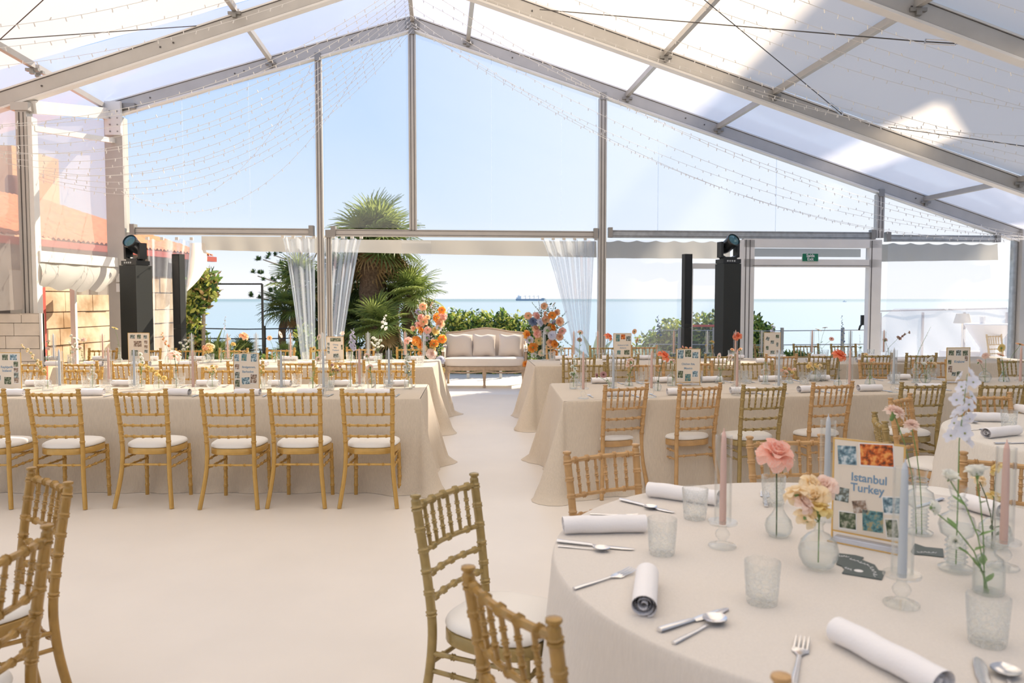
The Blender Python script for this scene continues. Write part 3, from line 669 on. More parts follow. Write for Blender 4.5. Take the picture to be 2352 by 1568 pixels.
chair_row([(-60, 842, 180, 'gold'), (60, 842, 180, 'gold'), (190, 842, 180, 'gold'), (350, 842, 180, 'gold'), (510, 843, 180, 'gold'), (643, 843, 180, 'gold'), (770, 843, 180, 'gold'), (893, 843, 180, 'gold')], 'facing us across front left table', group='chairs on the far side of the front left table')
chair_row([(52, 829, 0, 'gold'), (182, 829, 0, 'gold'), (296, 829, 0, 'gold'), (408, 829, 0, 'gold'), (563, 829, 0, 'gold'), (680, 827, 0, 'gold'), (796, 826, 0, 'gold'), (910, 826, 0, 'gold')], 'at near side of rear left table', group='chairs on the near side of the rear left table')
chair_row([(237, 799, 180, 'gold'), (337, 799, 180, 'gold'), (436, 799, 180, 'gold'), (537, 799, 180, 'gold'), (645, 798, 180, 'gold'), (745, 797, 180, 'gold'), (828, 796, 180, 'gold'), (943, 796, 180, 'gold')], 'facing us across rear left table', group='chairs on the far side of the rear left table')
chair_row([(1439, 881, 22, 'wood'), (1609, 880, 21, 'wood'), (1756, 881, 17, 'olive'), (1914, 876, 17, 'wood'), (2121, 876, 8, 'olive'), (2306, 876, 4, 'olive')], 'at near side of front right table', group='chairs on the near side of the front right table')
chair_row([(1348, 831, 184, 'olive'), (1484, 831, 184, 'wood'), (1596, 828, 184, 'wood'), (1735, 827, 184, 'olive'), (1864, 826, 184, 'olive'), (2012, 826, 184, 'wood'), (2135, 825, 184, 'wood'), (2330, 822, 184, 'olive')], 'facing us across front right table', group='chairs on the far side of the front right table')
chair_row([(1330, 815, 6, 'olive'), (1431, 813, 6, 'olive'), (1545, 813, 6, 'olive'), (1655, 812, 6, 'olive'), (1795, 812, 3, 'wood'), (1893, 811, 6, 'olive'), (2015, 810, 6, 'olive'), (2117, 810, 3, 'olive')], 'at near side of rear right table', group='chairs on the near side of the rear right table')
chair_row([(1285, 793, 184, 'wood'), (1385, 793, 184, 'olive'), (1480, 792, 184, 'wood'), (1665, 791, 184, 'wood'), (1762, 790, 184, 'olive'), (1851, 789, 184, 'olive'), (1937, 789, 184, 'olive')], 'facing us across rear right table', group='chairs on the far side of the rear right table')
chair_row([(2283, 761, -160, 'gold'), (2350, 765, -172, 'gold')], 'outside beyond the right-hand column', ztop=.962, group='chairs out on the right terrace')
def chair_posts(pl, pr, kind, look):
    pl = Vector(pl); pr = Vector(pr); xa = (pr - pl).normalized(); c = (pl + pr) / 2; f = Vector((-xa.y, xa.x))
    o = chair(c.x + f.x * .258, c.y + f.y * .258, math.atan2(xa.y, xa.x), kind); o['label'] = look; o['category'] = 'chair'; return o
GR = 'chairs around the near round table'
for a_, b_, k_, l_ in [
    ((-.150, 2.985), (-.330, 2.665), 'olive', 'olive-gold spindle-back chair with its whole back showing, left of the near round table'),
    ((-.108, 1.93), (.083, 1.62), 'dark', 'brownish gold spindle-back chair cut by the bottom edge, turned towards the near round table'),
    ((.57, 3.60), (.243, 3.42), 'wood', 'light wooden spindle-back chair behind the left side of the near round table'),
    ((1.53, 3.86), (1.165, 3.80), 'wood', 'light wooden spindle-back chair behind the coral rose on the near round table'),
    ((2.30, 3.20), (1.985, 3.42), 'wood', 'light wooden spindle-back chair behind the white delphinium at the near round table'),
    ((.49, 1.36), (.83, 1.25), 'wood', 'light wooden chair whose post tip touches the fork at the bottom edge')]:
    o = chair_posts(a_, b_, k_, l_); o['group'] = GR
for a_, b_, k_, l_ in [((2.16, 4.64), (2.05, 4.28), 'olive', 'olive-gold spindle-back chair seen edge-on left of the right-hand round table'),
    ((2.84, 5.56), (2.56, 5.28), 'wood', 'light wooden spindle-back chair beside the pulled cloth of the right-hand round table'),
    ((3.58, 5.62), (3.22, 5.58), 'wood', 'light wooden spindle-back chair behind the right-hand round table'),
    ((2.70, 3.62), (2.86, 3.3), 'gold', 'gold chair with white seat pad between the two round tables')]:
    if k_ == 'gold': a_, b_ = (2.86, 3.34), (2.56, 3.56)
    o = chair_posts(a_, b_, k_, l_); o['group'] = 'chairs around the right-hand round table'
o = chair_posts((-1.645, 2.86), (-1.90, 3.08), 'dark', 'brownish gold spindle-back chair at lower left with both post tips showing')
o = chair_posts((-1.42, 1.93), (-1.382, 2.29), 'dark', 'brownish gold spindle-back chair cut by the left edge at lower left')

# ------------------------------------------------------------------ tables and cloths
def cloth(name, loop, hgt, mat, spread=.05, corner=.20, seed=1, closed_floor=True, fold=.028):
    """loop: list of (x, y, nx, ny, cornerweight, arclength)"""
    r = random.Random(seed); n = len(loop); ph = [r.uniform(0, 6.28) for _ in range(4)]
    lv = [0, .004, .015, .05, .12, .22, .34, .46, .58, .70, .82, .92, .975, 1.0]
    vs = []
    for t in lv:
        for (x, y, nx, ny, cw, s) in loop:
            w1 = math.sin(s * 11 + ph[0] + 1.4 * math.sin(s * 1.7 + ph[2])) * .6 + math.sin(s * 23 + ph[1]) * .25 + math.sin(s * 4.3 + ph[3]) * .5
            f = t ** 1.15
            d = .006 * min(1, t * 40) + f * (spread + corner * cw) + f * w1 * (fold * .35 + (fold + .03) * cw)
            if t > .9: d += .012 * math.sin(s * 31 + ph[0] + t * 40) * cw + .006 * math.sin(s * 47 + t * 60)
            if t > .95: d += (.02 + .03 * cw) * (1 + math.sin(s * 17 + ph[1])) * (t - .95) / .05
            z = hgt * (1 - t) + .002 * (t > .99)
            if t == 0: z = hgt; d = -.004
            vs.append((x + nx * d, y + ny * d, z))
    m = MB(); k = len(lv)
    fs = [(i * n + j, (i + 1) * n + j, (i + 1) * n + (j + 1) % n, i * n + (j + 1) % n) for i in range(k - 1) for j in range(n)]
    fs.append(tuple(range(n))); m.add(vs, fs); return put(name, m.mesh(name, mat, ang=50))
def rect_loop(c, cw_=.55):
    """c: four corners counter-clockwise"""
    out = []; s = 0; P = [Vector(p) for p in c]
    for i in range(4):
        a, b = P[i], P[(i + 1) % 4]; d = (b - a); L_ = d.length; d.normalize(); nx, ny = d.y, -d.x
        n = max(8, int(L_ / .03))
        for k in range(1, n):
            t = k / n; e = min(t, 1 - t) * L_; w_ = max(0, 1 - e / cw_) ** 2
            p = a + d * (L_ * t); out.append((p.x, p.y, nx, ny, w_ * .55, s + L_ * t))
        s += L_; e_ = (P[(i + 2) % 4] - b).normalized(); n2 = (e_.y, -e_.x)
        for k in range(0, 9):
            t = k / 8; vx = lerp(nx, n2[0], t); vy = lerp(ny, n2[1], t); l = math.hypot(vx, vy); out.append((b.x, b.y, vx / l, vy / l, .55 + .45 * math.sin(PI * t), s + .02 * k))
        s += .16
    return out
def circ_loop(cx, cyy, r, n=240):
    return [(cx + r * math.cos(2 * PI * i / n), cyy + r * math.sin(2 * PI * i / n), math.cos(2 * PI * i / n), math.sin(2 * PI * i / n), .25, 2 * PI * r * i / n) for i in range(n)]
TZ = .765
def long_table(corners, label_t, label_c, seed, mat='linen_tan'):
    c = [Vector(p) for p in corners]; ce = sum(c, Vector((0, 0))) / 4
    o = cloth('tablecloth', rect_loop(corners), TZ, mat, seed=seed); tag(o, label_c, 'tablecloth', 'linen cloths on the long tables')
    return o
LT1 = [(-4.95, 6.38), (-.75, 6.38), (-.80, 7.46), (-4.95, 7.44)]
LT2 = [(-5.45, 9.28), (-.95, 9.28), (-.97, 10.55), (-5.45, 10.5)]
RT1 = [(.41, 6.19), (5.8, 7.16), (5.62, 8.22), (.36, 7.60)]
RT1 = [(.41, 6.20), (6.0, 7.15), (5.85, 8.2), (.37, 7.55)]
RT2 = [(.28, 9.50), (6.9, 10.02), (6.82, 11.1), (.21, 10.5)]
long_table(LT1, '', 'beige linen cloth to the floor on the front left long table', 3)
long_table(LT2, '', 'beige linen cloth to the floor on the rear left long table', 4)
long_table(RT1, '', 'beige linen cloth to the floor on the front right long table', 5)
long_table(RT2, '', 'beige linen cloth to the floor on the rear right long table', 6)
RC = (1.152, 2.433, 1.018); RC2 = (3.66, 4.56, 1.0)
o = cloth('tablecloth', circ_loop(*RC), TZ, 'linen', .06, .10, 7, fold=.07); tag(o, 'beige linen cloth over the big round table nearest the camera', 'tablecloth', 'linen cloths on the round tables')
o = cloth('tablecloth', circ_loop(*RC2), TZ, 'linen_light', .10, .12, 8, fold=.04); tag(o, 'paler cream cloth over the round table at the right edge', 'tablecloth', 'linen cloths on the round tables')

# ------------------------------------------------------------------ tableware meshes
def lathe_mesh(name, prof, mat, n=24, mod=None, ang=35): return MB().lathe(prof, n, mod=mod).mesh(name, mat, ang=ang)
CUT = lambda t, z: 1 + .022 * math.sin(t * 9 + z * 160) * math.sin(t * 9 - z * 160)
TUMB = lathe_mesh('tumbler', [(0, 0), (.034, 0), (.0365, .004), (.0375, .02), (.039, .04), (.040, .06), (.0415, .08), (.0425, .098), (.043, .104), (.0415, .105), (.0405, .098), (.038, .05), (.035, .018), (.02, .013), (0, .012)], 'crystal', 36, CUT, 30)
HOLD = lathe_mesh('candle_holder', [(0, 0), (.043, 0), (.046, .004), (.044, .008), (.022, .012), (.014, .020), (.013, .026), (.021, .034), (.024, .044), (.020, .054), (.013, .060), (.012, .068), (.016, .074), (.046, .078), (.048, .083), (.046, .088), (.014, .088), (.0125, .075), (0, .074)], 'glass', 24)
TUBE = lathe_mesh('glass_tube', [(.0275, 0), (.0275, .28), (.0245, .28), (.0245, 0), (.0275, 0)], 'glass', 24)
def candle_mesh(mat): return lathe_mesh('taper_candle', [(0, 0), (.0112, 0), (.0115, .02), (.0105, .20), (.0085, .285), (.005, .303), (.0018, .308), (.0014, .316), (0, .317)], mat, 12)
CAND = {k: candle_mesh(k + '_wax') for k in ('pink', 'blue', 'white')}
def vase(kind):
    if kind == 'bottle': p = [(0, 0), (.030, 0), (.032, .004), (.032, .062), (.028, .078), (.012, .090), (.010, .118), (.014, .124)]
    elif kind == 'bulb': p = [(0, 0), (.030, 0), (.040, .015), (.045, .035), (.040, .056), (.024, .076), (.015, .095), (.0125, .13), (.014, .175), (.020, .198)]
    elif kind == 'flask': p = [(0, 0), (.040, 0), (.043, .006), (.036, .03), (.024, .055), (.012, .08), (.010, .105), (.017, .120)]
    elif kind == 'sphere': p = [(0, 0), (.026, 0), (.043, .012), (.054, .034), (.057, .056), (.050, .082), (.032, .102), (.014, .112), (.012, .128), (.019, .140)]
    elif kind == 'bubble':
        p = [(0, 0), (.040, 0), (.044, .008), (.030, .016)]
        for i in range(5): z = .020 + i * .013; p += [(.020, z), (.029, z + .0065)]
        p += [(.022, .088), (.040, .100), (.046, .122), (.040, .146), (.022, .158)]
        for i in range(3): z = .162 + i * .012; p += [(.018, z), (.025, z + .006)]
        p += [(.017, .200), (.024, .226)]
    elif kind == 'rings':
        p = [(0, 0), (.032, 0), (.036, .006), (.034, .03), (.024, .046)]
        for i in range(5): z = .048 + i * .014; p += [(.013, z), (.022, z + .007)]
        p += [(.012, .120), (.010, .165), (.018, .178)]
    t = .0022; inner = [(max(r - t, .003), z if z > .004 else .006) for r, z in p[1:]][::-1]
    return lathe_mesh('bud_vase', p + [(p[-1][0] - t, p[-1][1])] + inner + [(0, .006)], 'glass', 28, ang=50)
VASE = {k: vase(k) for k in ('bottle', 'bulb', 'flask', 'sphere', 'bubble', 'rings')}
VH = dict(bottle=.124, bulb=.198, flask=.12, sphere=.14, bubble=.226, rings=.178)
def water(kind):
    pr = dict(bottle=[(.029, .006), (.030, .050)], bulb=[(.028, .006), (.038, .016), (.0425, .035), (.0385, .055)], flask=[(.037, .006), (.040, .009), (.030, .032)], sphere=[(.025, .006), (.041, .013), (.0515, .034), (.0535, .056), (.051, .066)],
              bubble=[(.024, .018), (.022, .03), (.024, .06), (.020, .086), (.037, .10), (.043, .122)], rings=[(.030, .006), (.033, .008), (.031, .03)])[kind]
    return MB().lathe([(0, pr[0][1])] + pr + [(0, pr[-1][1])], 24).mesh('water', 'water')
WAT = {k: water(k) for k in ('bottle', 'bulb', 'flask', 'sphere', 'bubble', 'rings')}
def napkin_mesh():
    m = MB(); N_ = 70; Ln = .205
    def sp(s, t):
        a = s * 2 * PI * 3.7; r = .0045 + .0235 * s ** .9; x = math.cos(a) * r * 1.12; z = math.sin(a) * r
        return ((t - .5) * Ln + .006 * math.sin(s * 9) * (1 if t > .5 else -1) * (t in (0, 1)), x, max(z + .0275 + .0012 * math.sin(t * 14 + s * 5), .001))
    m.grid(sp, N_, 10); m.grid(lambda s, t: sp(s, t)[:1] + (sp(s, t)[1] * .97, sp(s, t)[2] * .97 + .0008), N_, 10)
    m.v = [(a, b * 1.14, c * 1.14) for a, b, c in m.v]; return m.mesh('rolled_napkin', 'napkin', ang=60)
NAP = napkin_mesh()
def cutlery():
    out = {}
    m = MB(); hl = .115
    m.sweep([(0, 0, .003), (.03, 0, .0035), (.08, 0, .003), (hl, 0, .004)], [.0045, .0042, .003, .0028], 8, flat=.45)
    m.sweep([(hl, 0, .004), (hl + .012, 0, .003), (hl + .02, 0, .002), (hl + .032, 0, .003)], [.003, .007, .0115, .0118], 8, flat=.12)
    for k in range(4): y = -.0088 + k * .00587; m.sweep([(hl + .028, y, .003), (hl + .055, y, .0045), (hl + .078, y, .008)], [.0018, .0017, .0008], 5, flat=.7)
    out['fork'] = m.mesh('fork', 'steel')
    m = MB(); m.sweep([(0, 0, .003), (.03, 0, .0035), (.09, 0, .003), (.125, 0, .005)], [.0045, .0042, .0028, .003], 8, flat=.45)
    m.grid(lambda s, t: (.123 + .062 * s, math.sin(PI * min(1, s * 1.02)) ** .6 * .0205 * (t * 2 - 1), .003 + .007 * (1 - math.sin(PI * s) ** .7 * (1 - (t * 2 - 1) ** 2)) + .002), 14, 8)
    m.grid(lambda s, t: (.123 + .062 * s, math.sin(PI * min(1, s * 1.02)) ** .6 * .0205 * (1 - t * 2), .0018 + .007 * (1 - math.sin(PI * s) ** .7 * (1 - (t * 2 - 1) ** 2)) + .002), 14, 8)
    out['spoon'] = m.mesh('spoon', 'steel')
    m = MB(); m.sweep([(0, 0, .005), (.02, 0, .005), (.09, 0, .0045), (.10, 0, .004)], [.0065, .0065, .005, .004], 8, flat=.55)
    m.sweep([(.10, 0, .003), (.13, .001, .003), (.18, .002, .003), (.205, .003, .003), (.212, .004, .003)], [.006, .0085, .008, .005, .001], 8, flat=.12)
    out['knife'] = m.mesh('knife', 'steel'); return out
CUTL = cutlery()
for me_ in CUTL.values():
    for v_ in me_.vertices: v_.co.y *= 1.3; v_.co.z *= 1.15
WH = dict(L1='on the front left table', L2='on the rear left table', R1='on the front right table', R2='on the rear right table', N='on the near round table', M='on the right-edge round table')
TBL = dict(L1=(-9, -.9, 6.5, 7.35), L2=(-9, -1.05, 9.4, 10.4), R1=(.5, 9, 6.3, 8.1), R2=(.35, 9, 9.6, 11.0), N=(-9, 9, 1, 9), M=(-9, 9, 1, 9))
def onT(t, px, py, z=TZ):
    p = G(px, py, z); a = TBL[t]
    y = min(max(p.y, a[2]), a[3]) if t in ('L1', 'L2') else p.y
    if t in ('R1', 'R2'):
        q = RT1 if t == 'R1' else RT2; s = (p.x - q[0][0]) / (q[1][0] - q[0][0]); lo = lerp(q[0][1], q[1][1], s) + .12; hi = lerp(q[3][1], q[2][1], s) - .12; y = min(max(p.y, lo), hi)
    if y != p.y: d = ray(px, py); p = Vector((d.x / d.y * y, y, 0))
    return Vector((p.x, p.y, TZ))
SIT = {}
def tumbler(t, px, py):
    p = onT(t, px, py); o = put('tumbler', TUMB, None, p + Vector((0, 0, .0012)), (0, 0, rnd.uniform(0, 6)), 1.1); reg(o, 'cut-glass tumbler', WH[t], px, 'glass', 'cut-glass tumblers')
def candle(t, px, ytop, col, scale=1):
    """ytop: pixel row of the candle tip"""
    p = onT(t, px, ytop, TZ + .39)
    r = rnd.uniform(0, 6); p = p + Vector((0, 0, .0012))
    o = put('candle_holder', HOLD, None, p, (0, 0, r)); reg(o, 'glass candle holder under a %s taper candle' % col, WH[t], px, 'candle holder', 'glass candle holders')
    o = put('taper_candle', CAND[col], None, p + Vector((0, 0, .0765)), (0, 0, 0)); reg(o, 'pale %s taper candle' % col, WH[t], px, 'candle', 'taper candles')
    o = put('glass_tube', TUBE, None, p + Vector((0, 0, .0885))); reg(o, 'clear glass tube around a %s taper candle' % col, WH[t], px, 'candle tube', 'glass tubes around candles')
def bud_vase(t, px, py, kind, scale=1.0, water=True):
    p = onT(t, px, py); o = put('bud_vase', VASE[kind], None, p + Vector((0, 0, .0012)), (0, 0, rnd.uniform(0, 6)), scale)
    reg(o, {'bottle': 'small clear glass bottle vase', 'bulb': 'round-bellied long-necked glass vase', 'flask': 'flared flask-shaped glass vase', 'sphere': 'round clear glass vase', 'bubble': 'stacked-bubble glass vase', 'rings': 'ringed-neck glass vase'}[kind], WH[t], px, 'vase', 'glass bud vases')
    if water:
        put('water', WAT[kind], o)
        R_ = dict(bottle=.028, bulb=.036, flask=.03, sphere=.048, bubble=.026, rings=.030)[kind] * scale; hh = dict(bottle=.05, bulb=.05, flask=.03, sphere=.05, bubble=.012, rings=.03)[kind] * scale
    return p, scale, kind
# ------------------------------------------------------------------ flowers
def petal(m, ang, tilt, r0, ln, wd, cup=.3, curl=.25, ruf=0, z0=0, nu=4, nv=4, r=rnd):
    ca, sa = math.cos(ang), math.sin(ang); ph = r.uniform(0, 6)
    def fn(s, t):
        x = (s - .5) * wd * (math.sin(PI * (t * .60 + .22)) ** .6); y = ln * t * (1 - .16 * (2 * s - 1) ** 2 * t)
        z = cup * wd * ((s - .5) * 2) ** 2 * t + ruf * math.sin(s * 14 + ph) * t * t
        a = tilt - curl * t * t
        rr = r0 + y * math.cos(a) - z * math.sin(a); zz = y * math.sin(a) + z * math.cos(a) * .7
        return (ca * rr - sa * x, sa * rr + ca * x, z0 + zz)
    m.grid(fn, nu, nv)
BL = {}
def bloom(kind, col, hi=False):
    key = (kind, col, hi)
    if key in BL: return BL[key]
    r = random.Random(hash(kind) % 99 if False else len(kind) * 7 + len(col)); m = MB(); mats = ['petal_' + col, 'centre_dark', 'stem', 'centre_green']
    nu = 7 if hi else 3
    if kind == 'rose':     # unit: radius about 1
        for L_, (n, tilt, r0, ln, wd, curl) in enumerate([(3, 1.50, .03, .50, .42, -.2), (4, 1.38, .08, .58, .55, -.1), (5, 1.18, .13, .66, .66, .15), (5, .92, .18, .78, .80, .45), (6, .60, .20, .88, .90, .75), (6, .20, .18, .92, .92, .75)]):
            for k in range(n): petal(m, 2 * PI * (k + L_ * .37) / n + r.uniform(-.15, .15), tilt, r0, ln, wd, .32, curl, .015, -.1 + .02 * L_ if L_ < 4 else -.12, nu, nu, r)
        m.cur = 2; m.sweep([(0, 0, -.32), (0, 0, -.18), (0, 0, -.05)], [.06, .16, .2], 8)
    elif kind == 'carnation':
        for L_ in range(6):
            n = 7; tl = 1.35 - .25 * L_
            for k in range(n): petal(m, 2 * PI * (k + L_ * .43) / n, tl, .05, .75 + .05 * L_, .62, .15, .35, .07, -.05, 5, 3, r)
        m.cur = 2; m.sweep([(0, 0, -.85), (0, 0, -.75), (0, 0, -.3), (0, 0, 0)], [.07, .17, .20, .28], 8)
    elif kind == 'gerbera':
        for L_ in range(2):
            for k in range(18): petal(m, 2 * PI * (k + .5 * L_) / 18, .22 - .1 * L_, .22, .78, .24, .1, .25, 0, -.02 * L_, 2, 3, r)
        m.cur = 1; m.lathe([(0, .10), (.16, .09), (.26, .05), (.28, 0), (.0, -.05)], 12)
        m.cur = 2; m.sweep([(0, 0, -.25), (0, 0, -.05)], [.08, .25], 8)
    elif kind == 'lisi':     # cupped bell flower
        for L_ in range(3):
            for k in range(5): petal(m, 2 * PI * (k + L_ * .3) / 5, 1.25 - .22 * L_, .08, .95, .85, .35, .35, .02, -.25, nu, nu, r)
        m.cur = 2
        for k in range(5): petal(m, 2 * PI * k / 5 + .3, .7, .05, .6, .12, 0, .3, 0, -.35, 1, 3, r)
        m.sweep([(0, 0, -.5), (0, 0, -.25)], [.05, .16], 6)
    elif kind == 'poppy':
        for k in range(5): petal(m, 2 * PI * k / 5, .9, .05, .95, 1.0, .35, .2, .05, -.2, 5, 4, r)
    elif kind == 'delph':    # one floret of a delphinium, facing up
        for k in range(5): petal(m, 2 * PI * k / 5, .35, .10, .85, .78, .15, .1, .03, 0, 4, 3, r)
        m.cur = 3; m.lathe([(0, .22), (.10, .18), (.12, .05), (0, 0)], 6)
    elif kind == 'bud':
        m.lathe([(0, -.4), (.25, -.2), (.3, .1), (.15, .55), (0, .7)], 8)
    me = m.mesh(kind + '_bloom', mats, ang=80); BL[key] = me; return me
def leafm(m, p, d, ln, wd, up=Vector((0, 0, 1))):
    d = Vector(d).normalized(); sd = d.cross(up); sd = sd.normalized() if sd.length > .01 else Vector((1, 0, 0)); p = Vector(p)
    n_ = sd.cross(d)
    m.add([p, p + d * ln * .35 + sd * wd * .5 + n_ * wd * .15, p + d * ln * .75 + sd * wd * .35, p + d * ln, p + d * ln * .75 - sd * wd * .35, p + d * ln * .35 - sd * wd * .5 + n_ * wd * .15], [(0, 1, 2, 3), (0, 3, 4, 5)])
def stem_path(a, b, bend=.0):
    a = Vector(a); b = Vector(b); sd = Vector((b.y - a.y, -(b.x - a.x), 0)) * .0
    mid = a.lerp(b, .55); mid += Vector((a.x - b.x, a.y - b.y, 0)) * .35 + Vector((bend, 0, 0))
    out = []
    for i in range(9):
        t = i / 8; out.append((1 - t) ** 2 * a + 2 * t * (1 - t) * mid + t * t * b)
    return out
FN = dict(rose='rose', carnation='carnation', gerbera='gerbera daisy', lisi='bell-shaped blossom', poppy='poppy')
CN = dict(coral='coral', peach='peach', orange='orange', pink='pink', blush='blush', cream='cream', white='white', yellow='yellow', lilac='lilac', pale_blue='pale blue', blue='dark blue', mauve='dusky purple', dusty='dusty pink')
def cut_flower(t, base, px, py, kind, col, rad, tilt=None, hi=False, leaves=2, dy=0.0, bend=0, label=None):
    """one stem with one bloom; base = (vase position, scale, kind)"""
    vp, sc_, vk = base; foot = vp + Vector((rnd.uniform(-.01, .01), rnd.uniform(-.008, .008), .015)); hd = D(px, py, vp.y + dy)
    rt = empty(('cut_' + kind) if kind != 'lisi' else 'cut_blossom', foot)
    P_ = [p - foot for p in stem_path(foot, hd, bend)]
    if kind in ('carnation', 'rose', 'gerbera'):
        pass
    neck = Vector((0, 0, VH[vk] * sc_)) if vp.z == TZ else Vector((0, 0, 0))
    a = Vector((0, 0, 0)); b = neck - Vector((0, 0, .02)); e = hd - foot
    P_ = [a, a.lerp(b, .5), b] + [b.lerp(e, s) + Vector((bend, 0, 0)) * math.sin(PI * s) + Vector(((b.x - e.x), (b.y - e.y), 0)) * .25 * math.sin(PI * s) for s in (.25, .5, .75, .93)]
    P_[-1] = e - (Vector((0, 0, 1)) * rad * .3); m = MB(); m.sweep(P_, [.0018 if rad < .06 else .0026] * len(P_), 6)
    for k in range(leaves):
        q = P_[3 + k % 3]; an = rnd.uniform(0, 6.28); leafm(m, q, (math.cos(an), math.sin(an), .5), rnd.uniform(.03, .055), .018)
    put('stem', m.mesh('stem', 'stem_dark' if kind == 'rose' else 'stem'), rt)
    if tilt is None: tilt = (rnd.uniform(.2, .8), rnd.uniform(-.35, .35))
    o = put(kind + '_bloom' if kind != 'lisi' else 'bloom', bloom(kind, col, hi), rt, e, (tilt[0], tilt[1], rnd.uniform(0, 6)), rad)
    lk = '%s %s on a green stem' % (CN[col], FN[kind])
    if label: rt['label'] = label; rt['category'] = 'flower'; rt['group'] = 'cut flowers in bud vases'
    else: reg(rt, lk, WH[t], px, 'flower', 'cut flowers in bud vases')
    return rt
def spike(t, base, px0, py0, px1, py1, col, rad, n, kind='delph', label=None, bend=0, droop=0, leafy=False, taper=.5, cname='flower spike'):
    """flower spike from (px0,py0) lower end of blossoms to (px1,py1) tip"""
    vp, sc_, vk = base; foot = vp + Vector((0, 0, .02)); a = D(px0, py0, vp.y); b = D(px1, py1, vp.y)
    rt = empty('flower_spike', foot); m = MB(); neck = Vector((0, 0, VH[vk] * sc_ - .02)); e0 = a - foot; e1 = b - foot
    P_ = [Vector((0, 0, 0)), neck, neck.lerp(e0, .5), e0] + [e0.lerp(e1, s) + Vector((bend, 0, droop)) * math.sin(PI * s) for s in (.33, .66, 1)]
    m.sweep(P_, [.0022, .0022, .002, .0018, .0016, .0013, .0008], 6)
    if leafy:
        for k in range(6): an = k * 2.4; leafm(m, neck.lerp(e0, .2 + .12 * k), (math.cos(an), math.sin(an), .6), .05, .018)
    put('stem', m.mesh('stem', 'stem'), rt)
    for i in range(n):
        s = i / max(1, n - 1); c = e0.lerp(e1, s) + Vector((bend, 0, droop)) * math.sin(PI * s); an = i * 2.39996; rr = rad * lerp(1, taper, s)
        c = c + Vector((math.cos(an), math.sin(an), .1)) * rr * .8
        put('blossom', bloom(kind, col), rt, c, (math.sin(an) * -1.1 + .0, math.cos(an) * 1.1, rnd.uniform(0, 6)), rr)
    if label: rt['label'] = label; rt['category'] = 'flower'; rt['group'] = 'cut flowers in bud vases'
    else: reg(rt, '%s %s' % (CN[col], cname), WH[t], px1, 'flower', 'cut flowers in bud vases')
    return rt
def bunch(t, base, px, py, kind, cols, rad, n, spread_px, label=None, hi=False, look='small bunch'):
    """several blooms branching off one stem"""
    vp, sc_, vk = base; foot = vp + Vector((0, 0, .02)); neck = Vector((0, 0, VH[vk] * sc_ - .02)); rt = empty('spray', foot); m = MB(); m.sweep([Vector((0, 0, 0)), neck], [.002, .002], 6)
    sx, sy = spread_px
    for i in range(n):
        an = i * 2.39996; rr = ((i + .5) / n) ** .5; hx, hy = px + math.cos(an) * rr * sx, py + math.sin(an) * rr * sy
        h = D(hx, hy, vp.y + math.sin(an * 1.7) * rad * 1.6) - foot; mid = neck.lerp(h, .5) + Vector((0, 0, -.01)); m.sweep([neck, mid, h - Vector((0, 0, rad * .4))], [.0016, .0014, .0012], 5)
        if i % 2: leafm(m, mid, (math.cos(an), math.sin(an), .4), .03, .012)
        put(kind + '_bloom', bloom(kind, cols[i % len(cols)], hi), rt, h, (rnd.uniform(.3, 1.0), rnd.uniform(-.5, .5), rnd.uniform(0, 6)), rad * rnd.uniform(.85, 1.1))
    put('stem', m.mesh('stem', 'stem'), rt)
    if label: rt['label'] = label; rt['category'] = 'flower'; rt['group'] = 'cut flowers in bud vases'
    else: reg(rt, '%s %s of %s blooms' % (look, 'spray', CN[cols[0]]), WH[t], px, 'flower', 'cut flowers in bud vases')
    return rt
# ------------------------------------------------------------------ framed destination signs
def sign(t, px, py, rz, w_, h_, lines, photos, label, size=.026, base_h=.03, col='ink_blue', pos=None):
    p = pos or onT(t, px, py); rt = empty('table_sign', p, rz); tag(rt, label, 'sign', 'framed destination signs')
    fr = MB(); b = .0055
    for x in (-w_ / 2, w_ / 2): fr.box((x, 0, base_h + h_ / 2 - .014), (b, .006, h_ + .03))
    for z in (base_h, base_h + h_): fr.box((0, 0, z), (w_, .006, b))
    for y in (-.045, .045): fr.box((0, y * 1, .003), (w_, .003, .004))
    put('gold_edge', fr.mesh('edge', 'brass', False), rt)
    ac = MB(); ac.box((0, 0, .003), (w_ - .004, .09, .004)); ac.box((0, 0, base_h / 2 + .004), (w_ - .006, .004, base_h - .006)); put('acrylic_stand', ac.mesh('stand', 'acrylic', False), rt)
    put('card', MB().box((0, -.001, base_h + h_ / 2), (w_ - .006, .003, h_ - .006)).mesh('card', 'card', False), rt)
    for s_, x, z in lines:
        text(s_, size * (1 if len(s_) < 11 else .9), col, rt, (x * w_, -.0032, base_h + z * h_), bold=size * .014, sx=.95)
    for i, (x, z, pw, phh, an, mi) in enumerate(photos):
        f = MB(); M_ = Matrix.Rotation(math.radians(an), 3, 'Y')
        f.box((0, 0, 0), (pw * w_ + .006, .0006, phh * h_ + .010), M_); fo = put('photo_print', f.mesh('ph', 'white_plastic' if i % 2 else 'card', False), rt, (x * w_, -.0031, base_h + z * h_))
        put('image', MB().box((0, -.0005, .001), (pw * w_, .0006, phh * h_), M_).mesh('im', 'photo%d' % mi, False), fo)
    return rt
